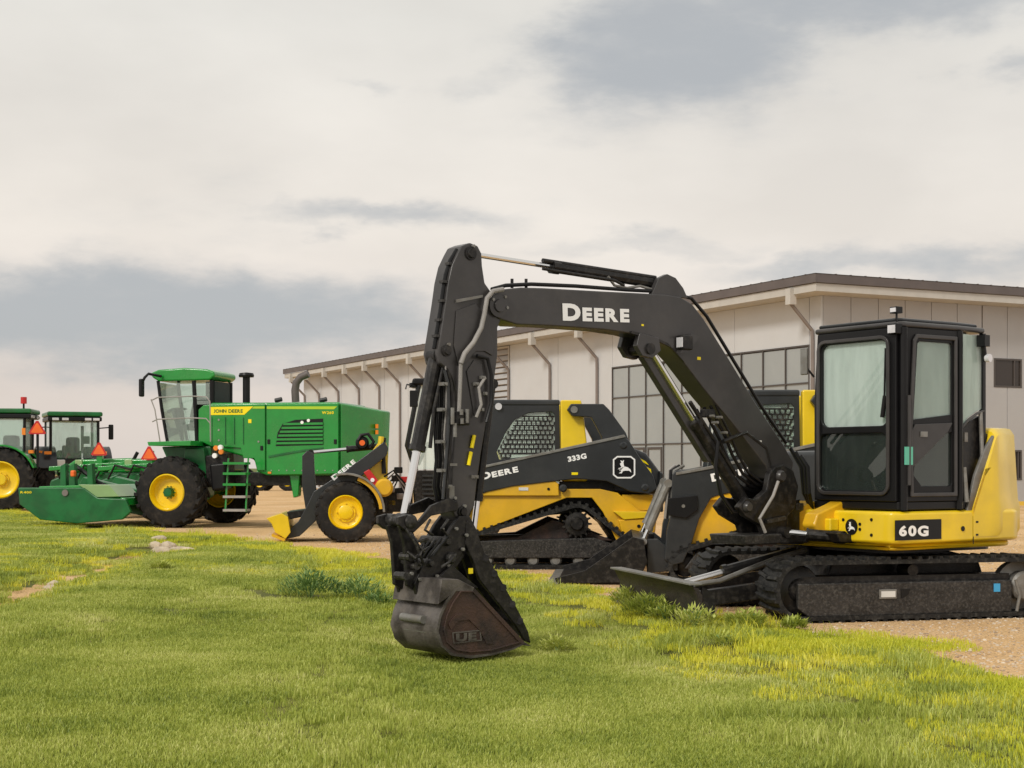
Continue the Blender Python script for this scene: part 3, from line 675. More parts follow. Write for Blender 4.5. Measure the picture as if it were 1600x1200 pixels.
    frame_mb(MB(), [(xa+.05, dz0+.04), (xb-.04, dz0+.04), (xb-.04, dz1-.05), (xa+.12, dz1-.05), (xa+.08, dz1-.10), (xa+.03, 1.6)], .035, yl-.032, yl-.0105).build('door_frame', 'black', dr, U, bev=.008)
    MB().prism(ring(dw, -.004), yl+.008, yl+.014).build('door_window', 'glassw', dr, U)
    MB().prism(ring(lw, -.004), yl+.008, yl+.014).build('door_window', 'glassd', dr, U)
    MB().tube([(xa+.0, yl-.05, 1.9), (xa+.0, yl-.05, 1.15)], .014).build('grab_handle', 'black', dr, U)
    MB().prism([(xa+.02, 1.27), (xa+.12, 1.33), (xb-.16, 1.60), (xb-.10, 1.68), (xa+.1, 1.66), (xa+.02, 1.55)], yl-.028, yl-.0105).build('door_panel', 'black', dr, U, bev=.006)
    MB().box(xa+.16, xa+.24, yl-.04, yl-.029, 1.555, 1.60).build('door_handle', 'grey', dr, U)
    MB().box(xa-.06, xa+.035, yl-.06, yl-.052, 1.32, 1.47).build('paper_tag', 'teal', r, U)
    MB().tube([(xa-.012, yl-.0, zb), (xa-.012, yl-.0, zt)], .034, 8).build('front_pillar', 'darkplast', r, U)
    MB().tube([(xb+.012, yl-.002, zb), (xb+.012, yl-.002, zt)], .032, 8).build('rear_pillar', 'darkplast', r, U)
    # rear quarter panel
    Q = U.at(X1+.03, yl, math.degrees(math.atan2(.05, .35))); LQ = .355
    qg = [(.03, 1.66), (.12, 1.73), (.24, 1.78), (LQ-.02, 1.81), (LQ-.02, zt-.02), (.03, zt-.02)]
    MB().prism(qg, .0, .008).build('rear_side_window', 'glassr', r, Q)
    MB().box(LQ-.02, LQ+.02, -.02, .02, zb, zt).build('rear_pillar', 'darkplast', r, Q)
    MB().tube([(.0, -.01, 1.64), (.12, -.01, 1.715), (.24, -.01, 1.765), (LQ, -.01, 1.795)], .012).build('window_trim', 'black', r, Q)
    MB().prism([(.02, zb), (LQ-.021, zb), (LQ-.021, 1.75), (.24, 1.72), (.12, 1.67), (.02, 1.60)], .02, .05).build('rear_side_panel', 'blk2', r, Q)
    MB().box(.05, .10, -.012, .019, 1.52, 1.60).build('latch', 'grey', r, Q)
    MB().tube([(LQ-.05, -.01, 1.78), (LQ-.05, -.03, 1.3), (LQ-.1, -.03, 1.0)], .018).build('hose', 'grey', r, Q)
    MB().tube([(.04, -.01, 1.3), (.05, -.03, 1.0)], .02).build('hose', 'grey', r, Q)
    # far side and rear walls with windows
    holed(MB(), [(xfr+.052, dz0), (X1+.34, dz0), (X1+.34, dz1), (xfr+.052, dz1)], [[(xfr+.14, 1.5), (X1+.26, 1.5), (X1+.26, zt-.09), (xfr+.14, zt-.09)]], yr_-.03, yr_, 'y').build('cab_side', 'darkplast', r, U)
    holed(MB(), [(yl+.19, dz0), (yr_-.031, dz0), (yr_-.031, dz1), (yl+.19, dz1)], [[(yl+.26, 1.55), (yr_-.1, 1.55), (yr_-.1, zt-.09), (yl+.26, zt-.09)]], X1+.30, X1+.34, 'x').build('cab_rear', 'darkplast', r, U)
    MB().prism([(xfr+.14, 1.5), (X1+.26, 1.5), (X1+.26, zt-.09), (xfr+.14, zt-.09)], yr_-.02, yr_-.014).build('side_window', 'clean', r, U)
    MB().prism([(yl+.26, 1.55), (yr_-.1, 1.55), (yr_-.1, zt-.09), (yl+.26, zt-.09)], X1+.31, X1+.316, 'x').build('rear_window', 'clean', r, U)
    # seat, levers
    s_ = MB(); s_.box(-.25, .2, -.75, -.25, 1.25, 1.38); st = s_.build('seat', 'seat', r, U, bev=.05, seg=3)
    MB().prism([(.12, 1.38), (.26, 1.38), (.36, 1.95), (.30, 2.02), (.22, 2.0)], -.72, -.28).build('backrest', 'seat', st, U, bev=.06, seg=3)
    MB().box(-.3, .25, -.78, -.22, zb+.07, 1.25).build('seat_base', 'inside', st, U, bev=.03)
    for y in (-.85, -.18):
        MB().box(-.35, .1, y-.05, y+.05, 1.38, 1.48).tube([(-.3, y, 1.45), (-.34, y, 1.66)], .02).build('control_console', 'inside', r, U, bev=.015)
    MB().prism([(-.62, zb+.07), (-.5, zb+.07), (-.5, 1.35), (-.6, 1.4)], -.85, -.2).build('dashboard', 'inside', r, U, bev=.03)
    MB().tube([(-.6, -.55, 1.2), (-.5, -.5, 1.45), (-.45, -.35, 1.5)], .015).build('lever', 'inside', r, U)
    for y in (-.6, -.42): MB().tube([(-.6, y, zb+.1), (-.52, y, 1.35)], .015).box(-.62, -.5, y-.05, y+.05, zb+.08, zb+.1).build('pedal', 'inside', r, U)
    # lights, mirror, wiper
    lp = MB().box(xfr-.06, xfr+.02, yl-.01, yl+.09, zt-.06, zt+.03).build('work_light', 'darkplast', r, U, bev=.01)
    MB().box(xfr-.066, xfr-.0605, yl+.0, yl+.08, zt-.05, zt+.015).build('lens', 'lamp', lp, U)
    lp = MB().box(xfr-.04, xfr+.03, yl+.0, yl+.08, zt+.115, zt+.17).tube([(xfr, yl+.04, zt+.05), (xfr, yl+.04, zt+.12)], .01).build('work_light', 'darkplast', r, U, bev=.006)
    MB().box(xfr-.047, xfr-.0405, yl+.01, yl+.07, zt+.125, zt+.16).build('lens', 'lamp', lp, U)
    lp = MB().box(LQ-.11, LQ-.03, -.09, -.01, zt-.12, zt-.02).tube([(LQ-.07, -.05, zt-.12), (LQ-.04, -.05, zt-.25)], .022).build('rear_light', 'darkplast', r, Q)
    MB().cyl((LQ-.04, -.1, zt-.22), .035, .0, .04).build('lens', 'lamp', lp, Q)
    mi = MB().tube([(xfr, yr_, 2.1), (xfr-.06, yr_+.05, 2.2), (xfr-.06, yr_+.06, 2.35)], .01).build('mirror', 'darkplast', r, U)
    MB().box(xfr-.075, xfr-.045, yr_+.02, yr_+.10, 2.12, 2.36).build('mirror_glass', 'grey', mi, U, bev=.01)
    MB().tube([(xfr-.03, yL+.12, 1.8), (xfr-.035, yL+.10, 2.3)], .009).tube([(xfr-.03, yL+.14, 1.72), (xfr-.03, yL+.11, 1.9)], .02).build('wiper', 'darkplast', r, U)
    MB().tube([(xfr+.05, yR-.12, 2.22), (xfr+.05, yR-.2, 2.2), (xfr+.05, yR-.2, 2.0), (xfr+.05, yR-.14, 1.95)], .012).build('coat_hook', 'inside', r, U)
    # --- boom
    yb = .11
    bt = [(768, 462), (785, 452), (815, 449), (850, 450), (940, 455), (1040, 460), (1064, 464), (1082, 475), (1100, 498), (1140, 562), (1180, 628), (1225, 695), (1240, 722), (1236, 750), (1220, 758), (1203, 748), (1196, 728), (1150, 668), (1100, 608), (1068, 566), (1046, 542), (1020, 530), (985, 521), (945, 515), (860, 509), (808, 507), (780, 498), (766, 486)]
    bo = P(B, bt, -yb); MB().prism(bo, -yb, yb).build('boom', 'black', r, B, bev=.012)
    text('lettering', 'DEERE', B, r, (879, 501), (986, 504), 27, -yb-.001, bold=.055, small=.80)
    def lug(pts, y0_, y1_, nm, mt='black', bev=.006, fr2=B, y_ref=None): return MB().prism(P(fr2, pts, y_ref if y_ref is not None else y0_), y0_, y1_).build(nm, mt, r, fr2, bev=bev)
    # flanges along the top and bottom plates
    MB().prism(P(B, [(985, 521), (1020, 530), (1046, 542), (1068, 566), (1060, 556), (1042, 536), (1018, 525), (985, 517)], -yb), -yb-.012, -yb+.01).build('weld_seam', 'blk2', r, B)
    c = B.p(778, 478, -yb); MB().lathe([(0, -.03), (.045, -.03), (.05, -.015), (.085, -.012), (.085, 0)], c, n=28).build('pin', 'black', r, B)
    for dx, dy in ((13, 3), (-9, -10), (10, -14)):
        q = B.p(778+dx, 478+dy, -yb); MB().cyl(q, .012, -.02, 0, n=8).build('bolt', 'grey', r, B)
    lug([(1000, 520), (1030, 528), (1033, 548), (1020, 560), (1004, 556), (995, 540)], -yb-.02, -yb+.03, 'cylinder_bracket')
    lug([(1000, 520), (1030, 528), (1033, 548), (1020, 560), (1004, 556), (995, 540)], yb-.03, yb+.02, 'cylinder_bracket', y_ref=-yb)
    c = B.p(1015, 545, -yb-.02); MB().cyl(c, .045, -.02, .26, n=20).build('pin', 'blk2', r, B)
    # work light on boom
    a = B.p(1064, 536, -yb); lp = MB().box(a.x-.055, a.x+.055, -yb-.09, -yb-.001, a.z-.06, a.z+.06).build('work_light', 'blk2', r, B, bev=.012)
    MB().box(a.x-.066, a.x-.0555, -yb-.08, -yb-.015, a.z-.04, a.z+.04).build('lens', 'lamp', lp, B)
    MB().prism(P(B, [(1075, 522), (1088, 526), (1072, 550), (1058, 552)], -yb-.02), -yb-.06, -yb-.001).build('light_guard', 'black', r, B)
    for px, py, w_, h_, mt_ in ((1092, 560, 8, 5, 'stripe'), (1188, 690, 6, 4, 'whitep'), (1004, 508, 5, 3, 'stripe')):
        q = B.p(px, py, -yb); MB().box(q.x-w_*.0025, q.x+w_*.0025, -yb-.002, -yb-.0005, q.z-h_*.0025, q.z+h_*.0025).build('warning_label', mt_, r, B)
    # arm cylinder on top
    cylinder_part(r, B, B.p(1042, 445, 0), B.p(737, 397, 0), .62, .047, .02)
    MB().tube([B.p(848, 407, -.02), B.p(1024, 434, -.02)], .018).tube([B.p(848, 420, -.055), B.p(960, 438, -.055), B.p(975, 446, -.055)], .012).build('oil_line', 'blk2', r, B)
    for yy in (-.09, .04): lug([(1018, 462), (1030, 434), (1043, 428), (1056, 434), (1068, 450), (1075, 466)], yy, yy+.05, 'cylinder_bracket')
    pts = [B.p(*q, -.05) for q in ((950, 432), (960, 446), (980, 450), (1000, 447), (1018, 452))]; MB().tube(pts, .011).build('hose', 'grey', r, B)
    # hoses lying on the boom top
    for k in range(3):
        yy = -.06+.05*k
        pts = [B.p(*q, yy) for q in ((768, 452), (790, 446), (830, 444), (900, 447), (980, 453), (1040, 456), (1080, 466), (1104, 494), (1150, 570), (1190, 636), (1228, 692))]
        MB().tube(pts, .015, 8).build('hose', 'darkplast', r, B)
    for px in (800, 822): q = B.p(px, 450, 0); MB().tube([q, q+Vector((0, 0, .07))], .012, 8).build('fitting', 'blk2', r, B)
    # boom cylinder with guard
    cylinder_part(r, B, B.p(1166, 792, 0), B.p(1014, 545, 0), .56, .058, .032)
    MB().tube([B.p(1078, 628, -.05), B.p(1150, 742, -.05)], .018).build('oil_line', 'blk2', r, B)
    MB().prism(P(B, [(1002, 558), (1016, 553), (1116, 708), (1112, 722), (1104, 722)], .02), .0, .07).build('cylinder_guard', 'black', r, B, bev=.008)
    for k, (dx, dy, rr_) in enumerate(((0, 0, .016), (12, -8, .014), (22, -14, .014), (30, -20, .012))):
        yy = -.03*k
        pts = [B.p(x_+dx, y_+dy*.4, yy) for x_, y_ in ((1088, 640), (1098, 662), (1112, 690), (1122, 716), (1138, 745), (1160, 762), (1184, 770))]
        MB().tube(pts, rr_, 8).build('hose', 'darkplast', r, B)
    pts = [B.p(*q, -.1) for q in ((1122, 690), (1118, 730), (1126, 772), (1145, 800), (1170, 800), (1186, 780))]; MB().tube(pts, .017, 8).build('hose', 'darkplast', r, B)
    pts = [B.p(*q, -.1) for q in ((1130, 690), (1165, 676), (1196, 700), (1205, 740), (1196, 775))]; MB().tube(pts, .02, 8).build('hose', 'blk2', r, B)
    q = B.p(1105, 645, -.06); MB().box(q.x-.05, q.x+.06, -.1, -.02, q.z-.04, q.z+.03).build('valve_block', 'blk2', r, B, bev=.01)
    for px, py in ((1112, 650), (1118, 660), (1124, 652), (1132, 676)): q = B.p(px, py, -.12); MB().cyl(q, .012, -.03, .04, n=8).build('fitting', 'grey', r, B)
    # swing post at the boom foot
    foot = [(1199, 740), (1208, 729), (1221, 726), (1236, 735), (1244, 760), (1238, 795), (1228, 806), (1226, 846), (1194, 848), (1186, 822), (1160, 806), (1150, 792), (1162, 777), (1178, 780), (1194, 765)]
    for yy in (-.16, .10): lug(foot, yy, yy+.06, 'swing_post', 'blk2', .012, y_ref=-.13)
    MB().prism(P(B, [(1195, 790), (1236, 780), (1236, 848), (1192, 846)], 0), -.1, .1).build('swing_post', 'blk2', r, B)
    q = B.p(1236, 846, 0); MB().lathe([(.0, -.02), (.11, -.02), (.11, .05), (.085, .07), (.085, .26), (.11, .28), (.11, .34), (0, .34)], (q.x, 0, q.z), 'z', 20).build('swing_pivot', 'steel', r, B)
    MB().prism(P(B, [(1196, 812), (1226, 806), (1226, 812), (1197, 818)], -.17), -.19, -.161).build('weld_rib', 'steel', r, B)
    MB().prism(P(B, [(1160, 836), (1262, 832), (1262, 848), (1165, 852)], -.2), -.22, .2).build('post_base', 'steel', r, B, bev=.015)
    for p_, rr_ in (((1219, 744), .055), ((1167, 792), .05)):
        q = B.p(*p_, -.16); MB().lathe([(0, -.035), (rr_*.7, -.035), (rr_, -.01), (rr_, .0)], q, n=24).build('pin', 'black', r, B)
    pts = [B.p(*q, -.2) for q in ((1216, 752), (1208, 775), (1196, 795), (1187, 810), (1196, 832))]; MB().tube(pts, .014, 8).build('hose', 'lgrey', r, B)
    for k in range(3):
        pts = [B.p(1235+8*k, 700+6*k, -.02-.05*k), B.p(1252+5*k, 730, -.1-.04*k), B.p(1256+4*k, 770, -.1-.04*k), B.p(1270, 800, -.05)]; MB().tube(pts, .018, 8).build('hose', 'darkplast', r, B)
    # --- arm (stick)
    ys = .095
    at_ = [(722, 384), (735, 379), (747, 384), (753, 396), (754, 415), (758, 442), (768, 456), (786, 466), (792, 480), (784, 498), (778, 512), (778, 555), (772, 600), (762, 650), (752, 710), (745, 760), (742, 790), (730, 812), (716, 815), (708, 800), (706, 770), (708, 720), (712, 660), (713, 616), (707, 592), (699, 577), (688, 568), (684, 552), (690, 515), (697, 470), (701, 440), (707, 414), (716, 395)]
    MB().prism(P(B, at_, -ys), -ys, ys).build('arm', 'black', r, B, bev=.012)
    MB().prism(P(B, [(712, 486), (742, 474), (762, 500), (770, 540), (768, 556), (756, 549), (742, 549), (728, 566), (716, 572), (708, 540)], -ys), -ys-.012, -ys-.0005).build('side_plate', 'black', r, B, bev=.004)
    MB().prism(P(B, [(728, 580), (740, 562), (752, 570), (756, 600), (748, 640), (740, 650), (735, 620)], -ys), -ys-.01, -ys-.0005).build('side_plate', 'black', r, B, bev=.004)
    MB().prism(P(B, [(712, 468), (752, 461), (752, 465), (712, 473)], -ys), -ys-.02, -ys).build('weld_seam', 'grey', r, B)
    # raised front edge strip with bolts
    edge = [(716, 390), (705, 408), (698, 430), (694, 455), (690, 485), (685, 515), (680, 545)]
    MB().tube([B.p(x_-2, y_, -.05) for x_, y_ in edge], .016, 8).tube([B.p(x_-4, y_, .04) for x_, y_ in edge], .018, 8).build('hose', 'darkplast', r, B)
    for px, py in ((707, 412), (698, 440), (696, 470), (691, 500), (686, 525)): q = B.p(px-3, py, -.07); MB().box(q.x-.024, q.x+.012, -.085, -.03, q.z-.010, q.z+.010).build('hose_clamp', 'steel', r, B)
    for p_, rr_ in (((735, 396), .05), ((697, 548), .042), ((706, 790), .05), ((722, 800), .04)):
        q = B.p(*p_, -ys); MB().lathe([(0, -.03), (rr_*.65, -.03), (rr_*.75, -.014), (rr_, -.012), (rr_, .0)], q, n=24).build('pin', 'blk2', r, B)
        q2 = q+Vector((rr_*.4, -.0, rr_*1.1)); MB().cyl(q2, .012, -.022, 0, n=8).build('bolt', 'grey', r, B)
    pts = [B.p(*q, -.14) for q in ((786, 452), (770, 455), (761, 466), (757, 490), (752, 512), (740, 535), (726, 552), (720, 568))]; MB().tube(pts, .018, 10).build('hose', 'lgrey', r, B)
    MB().tube([B.p(*q, -.13) for q in ((720, 564), (719, 600), (717, 645))], .015, 8).build('hose', 'lgrey', r, B)
    MB().tube([B.p(*q, -.13) for q in ((745, 556), (762, 560), (768, 585), (768, 630), (760, 660))], .015, 8).build('hose', 'darkplast', r, B)
    for k in range(2):
        MB().tube([B.p(*q, -.12) for q in ((694+5*k, 578), (700+5*k, 600), (702+4*k, 650), (697+4*k, 720), (692+5*k, 780))], .012, 8).build('oil_line', 'blk2' if k else 'ctl', r, B)
    q = B.p(714, 654, -ys); MB().box(q.x-.06, q.x+.07, -ys-.07, -ys, q.z-.05, q.z+.05).build('valve_block', 'blk2', r, B, bev=.01)
    for px, py, hh in ((707, 650, .06), (711, 672, .05), (721, 644, .02), (722, 658, .02), (730, 650, .05)):
        q = B.p(px, py, -ys-.08); MB().tube([q-Vector((0, 0, hh)), q+Vector((0, 0, hh))], .014, 8).build('fitting', 'grey', r, B)
    # yellow bands on the rear face of the arm
    for a, b_ in (((741, 680), (737, 700)), ((736, 706), (732, 727))):
        MB().tube([B.p(*a, -ys-.015), B.p(*b_, -ys-.015)], .014, 8).build('yellow_band', 'stripe', r, B)
    MB().prism(P(B, [(698, 724), (713, 724), (713, 728), (698, 728)], -ys), -ys-.012, -ys-.0005).build('weld_tab', 'grey', r, B)
    for k, (mt_, yy, dx) in enumerate((('darkplast', .0, 0), ('steel', -.05, 5), ('darkplast', -.02, -6), ('lgrey', -.09, 8))):
        MB().tube([B.p(x_+dx, y_, yy) for x_, y_ in ((688, 572), (690, 600), (689, 640), (686, 680), (688, 720), (684, 760), (690, 785))], (.016, .010, .014, .006)[k], 8).build('hose', mt_, r, B)
    for px, py in ((693, 600), (690, 640), (688, 690), (690, 735), (742, 600), (752, 590), (755, 615), (750, 640), (700, 760), (741, 745)):
        q = B.p(px, py, -ys-.01); MB().box(q.x-.018, q.x+.022, -ys-.035, -ys+.03, q.z-.012, q.z+.012).cyl((q.x, -ys-.035, q.z), .010, -.012, 0, n=8).build('hose_clamp', 'grey', r, B)
    q = B.p(745, 622, -ys-.02); MB().tube([B.p(758, 590, -.13), B.p(748, 606, -.14), B.p(752, 632, -.14), B.p(744, 652, -.13)], .012, 8).build('hose', 'lgrey', r, B)
    q = B.p(706, 770, -ys); MB().box(q.x-.025, q.x+.02, -ys-.005, -ys-.0005, q.z-.06, q.z+.05).build('warning_label', 'grey', r, B)
    # bucket cylinder
    cylinder_part(r, B, B.p(681, 556, 0), B.p(630, 812, 0), .585, .052, .030)
    MB().tube([B.p(692, 575, -.06), B.p(678, 640, -.06), B.p(672, 700, -.06)], .014).build('oil_line', 'blk2', r, B)
    # thumb cylinder behind the arm
    cylinder_part(r, B, B.p(768, 600, 0), B.p(736, 862, 0), .70, .034, .022)
    # linkage
    for yy in (-.15, .11):
        MB().prism(P(B, [(620, 808), (634, 804), (652, 815), (672, 790), (700, 778), (712, 784), (712, 798), (700, 800), (672, 806), (645, 832), (630, 828), (620, 820)], -.13), yy, yy+.035).build('link', 'blk2', r, B, bev=.006)
    q = B.p(643, 815, -.16); MB().lathe([(0, -.01), (.035, -.01), (.05, 0), (.05, .10), (.04, .11), (.04, .2), (.05, .21), (.05, .30), (.035, .31), (0, .31)], q, n=20).build('pin', 'steel', r, B)
    for yy in (-.10, .06):
        MB().prism(P(B, [(622, 822), (640, 818), (650, 850), (652, 880), (662, 905), (650, 925), (634, 915), (632, 880), (630, 850)], -.08), yy, yy+.04).build('tipping_link', 'blk2', r, B, bev=.008)
    for px, py in ((640, 870), (648, 884), (632, 900)): q = B.p(px, py, -.12); MB().cyl(q, .03, -.03, .1, n=10).build('pin', 'steel', r, B)
    # quick coupler
    cpl = [(645, 912), (660, 880), (690, 848), (704, 822), (716, 806), (732, 806), (744, 830), (742, 852), (728, 850), (716, 870), (700, 900), (670, 930), (650, 932)]
    for yy in (-.13, .09): MB().prism(P(B, cpl, -.11), yy, yy+.04).build('quick_coupler', 'blk2', r, B, bev=.008)
    MB().prism(P(B, [(665, 905), (700, 855), (716, 850), (715, 868), (690, 905), (672, 922)], 0), -.09, .09).build('coupler_body', 'blk2', r, B, bev=.01)
    for px, py, rr_ in ((698, 846, .035), (704, 872, .045), (663, 918, .045), (672, 880, .03), (655, 880, .025)):
        q = B.p(px, py, -.14); MB().lathe([(0, -.03), (rr_*.6, -.03), (rr_, -.005), (rr_, .3)], q, n=16).build('pin', 'steel', r, B)
    for k in range(4):
        a = (700-k*10, 838+k*3); MB().tube([B.p(*a, -.17), B.p(a[0]-14, a[1]+18, -.19), B.p(a[0]-22, a[1]+30, -.17)], .009, 6).build('hose', 'darkplast', r, B)
    MB().tube([B.p(662, 850, -.16), B.p(656, 868, -.2), B.p(664, 884, -.17)], .01, 6).tube([B.p(634, 826, -.16), B.p(650, 850, -.2), B.p(658, 872, -.17)], .01, 6).build('hose', 'steel', r, B)
    for a, b_, c_ in (((640, 832), (652, 846), (668, 842)), ((646, 842), (660, 860), (678, 852)), ((636, 862), (648, 872), (660, 862)), ((700, 812), (690, 826), (700, 838)), ((672, 812), (664, 828), (676, 836)), ((690, 886), (700, 880), (712, 866))):
        MB().tube([B.p(*a, -.155), B.p(*b_, -.19), B.p(*c_, -.155)], .011, 8).build('hose', 'steel', r, B)
    for px, py in ((650, 846), (662, 862), (676, 848), (690, 826), (712, 826), (728, 836), (682, 900), (700, 884), (722, 858), (642, 896), (655, 905)):
        q = B.p(px, py, -.14); MB().cyl(q, .013, -.02, 0, n=6).build('bolt', 'grey', r, B)
    # thumb
    th = [(722, 812), (736, 826), (750, 862), (779, 912), (805, 958), (818, 986), (822, 1004), (812, 1000), (800, 978), (770, 940), (742, 905), (734, 880), (720, 850)]
    for yy in (-.14, -.02, .09): MB().prism(P(B, th, -.08), yy, yy+.035).build('thumb', 'blk2', r, B, bev=.006)
    m = MB()
    for a, b_ in (((758, 872), (764, 882)), ((772, 896), (778, 905)), ((786, 918), (792, 928)), ((800, 944), (806, 954)), ((812, 970), (816, 980))): m.tube([B.p(*a, -.15), B.p(*a, .13)], .03, 6)
    m.build('thumb_rib', 'blk2', r, B)
    q = B.p(735, 892, -.142); MB().box(q.x-.018, q.x+.018, -.150, -.1405, q.z-.02, q.z+.02).build('sticker', 'stripe', r, B)
    # bucket
    yn, yf_ = -.40, .17
    prof = [(741, 918), (821, 1004), (800, 1014), (768, 1022), (735, 1026), (706, 1022), (690, 1008), (683, 986), (688, 962), (698, 940), (714, 918)]
    pp = P(B, prof, yn)
    bk = MB()
    bk.prism(pp, yn, yn+.022)
    buc = bk.build('bucket', 'rust', r, B, bev=.004)
    MB().prism(pp, yf_-.022, yf_).build('side_plate', 'rust', buc, B)
    # outer raised wear rim on the near side
    cpy = [pp[0], pp[1]]
    back = pp[1:]
    m = MB(); n = len(back); cx_ = sum(p_[0] for p_ in pp)/len(pp); cz_ = sum(p_[1] for p_ in pp)/len(pp)
    def off(p_, d):
        v = Vector((p_[0]-cx_, p_[1]-cz_)); v = v*(1+d/v.length); return (cx_+v.x, cz_+v.y)
    o1 = [off(p_, .012) for p_ in back]; i1 = [off(p_, -.008) for p_ in back]
    vs = [(a, yn-.006, b_) for a, b_ in o1]+[(a, yn-.006, b_) for a, b_ in i1]+[(a, yf_+.006, b_) for a, b_ in o1]+[(a, yf_+.006, b_) for a, b_ in i1]
    fs = []
    for i in range(n-1): fs += [(i, i+1, n+i+1, n+i), (2*n+i, 3*n+i, 3*n+i+1, 2*n+i+1), (i, 2*n+i, 2*n+i+1, i+1), (n+i, n+i+1, 3*n+i+1, 3*n+i)]
    fs += [(0, n, 3*n, 2*n), (n-1, 2*n-1+2*n, 4*n-1, 2*n-1)] if False else [(0, n, 3*n, 2*n), (n-1, 3*n-1, 4*n-1, 2*n-1)]
    m.add(vs, fs).build('shell', 'worn', buc, B)
    inner = [pp[0], pp[1]]
    frame_mb(MB(), [B.u(*q, yn) for q in ((739, 923), (814, 1004), (768, 1017), (735, 1020), (710, 1016), (697, 1004), (692, 984), (697, 962), (706, 942), (719, 923))], .012, yn-.010, yn-.0005).build('side_rim', 'rust', buc, B, bev=.003)
    MB().prism(P(B, [(700, 975), (712, 960), (735, 958), (752, 972), (768, 1005), (760, 1006), (748, 984), (732, 968), (715, 970), (704, 984)], yn), yn-.008, yn-.0005).build('wear_plate', 'rust', buc, B)
    frame_mb(MB(), [B.u(*q, yn) for q in ((708, 1006), (752, 1001), (750, 984), (706, 988))], .008, yn-.007, yn-.0005).build('raised_mark', 'worn', buc, B)
    text('raised_letters', 'UE', B, buc, (712, 1003), (746, 1000), 13, yn-.006, mt='worn', bold=.06)
    for k in range(5):
        yy = yn+.02+k*(yf_-yn-.1)/4; q = Vector((pp[1][0], 0, pp[1][1]))
        MB().add([(q.x-.06, yy, q.z+.035), (q.x-.06, yy+.055, q.z+.035), (q.x-.05, yy+.055, q.z-.015), (q.x-.05, yy, q.z-.015), (q.x+.08, yy+.01, q.z-.035), (q.x+.08, yy+.045, q.z-.035)], [(0, 1, 2, 3), (0, 4, 5, 1), (3, 2, 5, 4), (0, 3, 4), (1, 5, 2)]).build('tooth', 'worn', buc, B)
    for yy in (-.22, -.06):
        MB().prism(P(B, [(690, 938), (668, 940), (655, 960), (655, 985), (672, 1000), (690, 990), (688, 962)], -.15), yy-.02, yy+.03).build('ear', 'blk2', buc, B, bev=.006)
    for px, py in ((661, 968), (668, 985)): q = B.p(px, py, -.25); MB().cyl(q, .03, -.01, .26, n=14).build('pin', 'grey', buc, B)
    q1 = P(B, [(700, 882), (726, 905), (742, 918), (714, 920), (690, 930), (676, 905)], -.12)
    for yy in (-.17, .12): MB().prism(q1, yy, yy+.03).build('ear', 'blk2', buc, B, bev=.006)
    MB().prism(P(B, [(690, 905), (716, 905), (741, 918), (738, 926), (712, 924), (684, 945)], yn), yn-.004, yf_+.004).build('top_plate', 'worn', buc, B, bev=.006)
    return r
build_excavator()

# ---------------------------------------------------------------- compact track loaders
F1 = Frame(.81, 19.5, 1)
def belt_loop(circs, n=14):
    """outer hull of circles (cx, cz, r) given clockwise as seen from the camera: list of (x, z)"""
    pts = []
    k = len(circs)
    tang = []
    for i in range(k):
        (x0, z0, r0), (x1, z1, r1) = circs[i], circs[(i+1) % k]
        dx, dz = x1-x0, z1-z0; d = math.hypot(dx, dz); base = math.atan2(dz, dx); off_ = math.acos(max(-1, min(1, (r0-r1)/d)))
        tang.append(base+off_)
    for i in range(k):
        a_in, a_out = tang[i-1], tang[i]
        while a_out > a_in: a_out -= 2*math.pi
        if a_in-a_out > math.pi*1.9: a_out = a_in
        x, z, r_ = circs[i]; m_ = max(2, int(n*(a_in-a_out)/math.pi)+1)
        for j in range(m_+1): a = a_in+(a_out-a_in)*j/m_; pts.append((x+r_*math.cos(a), z+r_*math.sin(a)))
    return pts
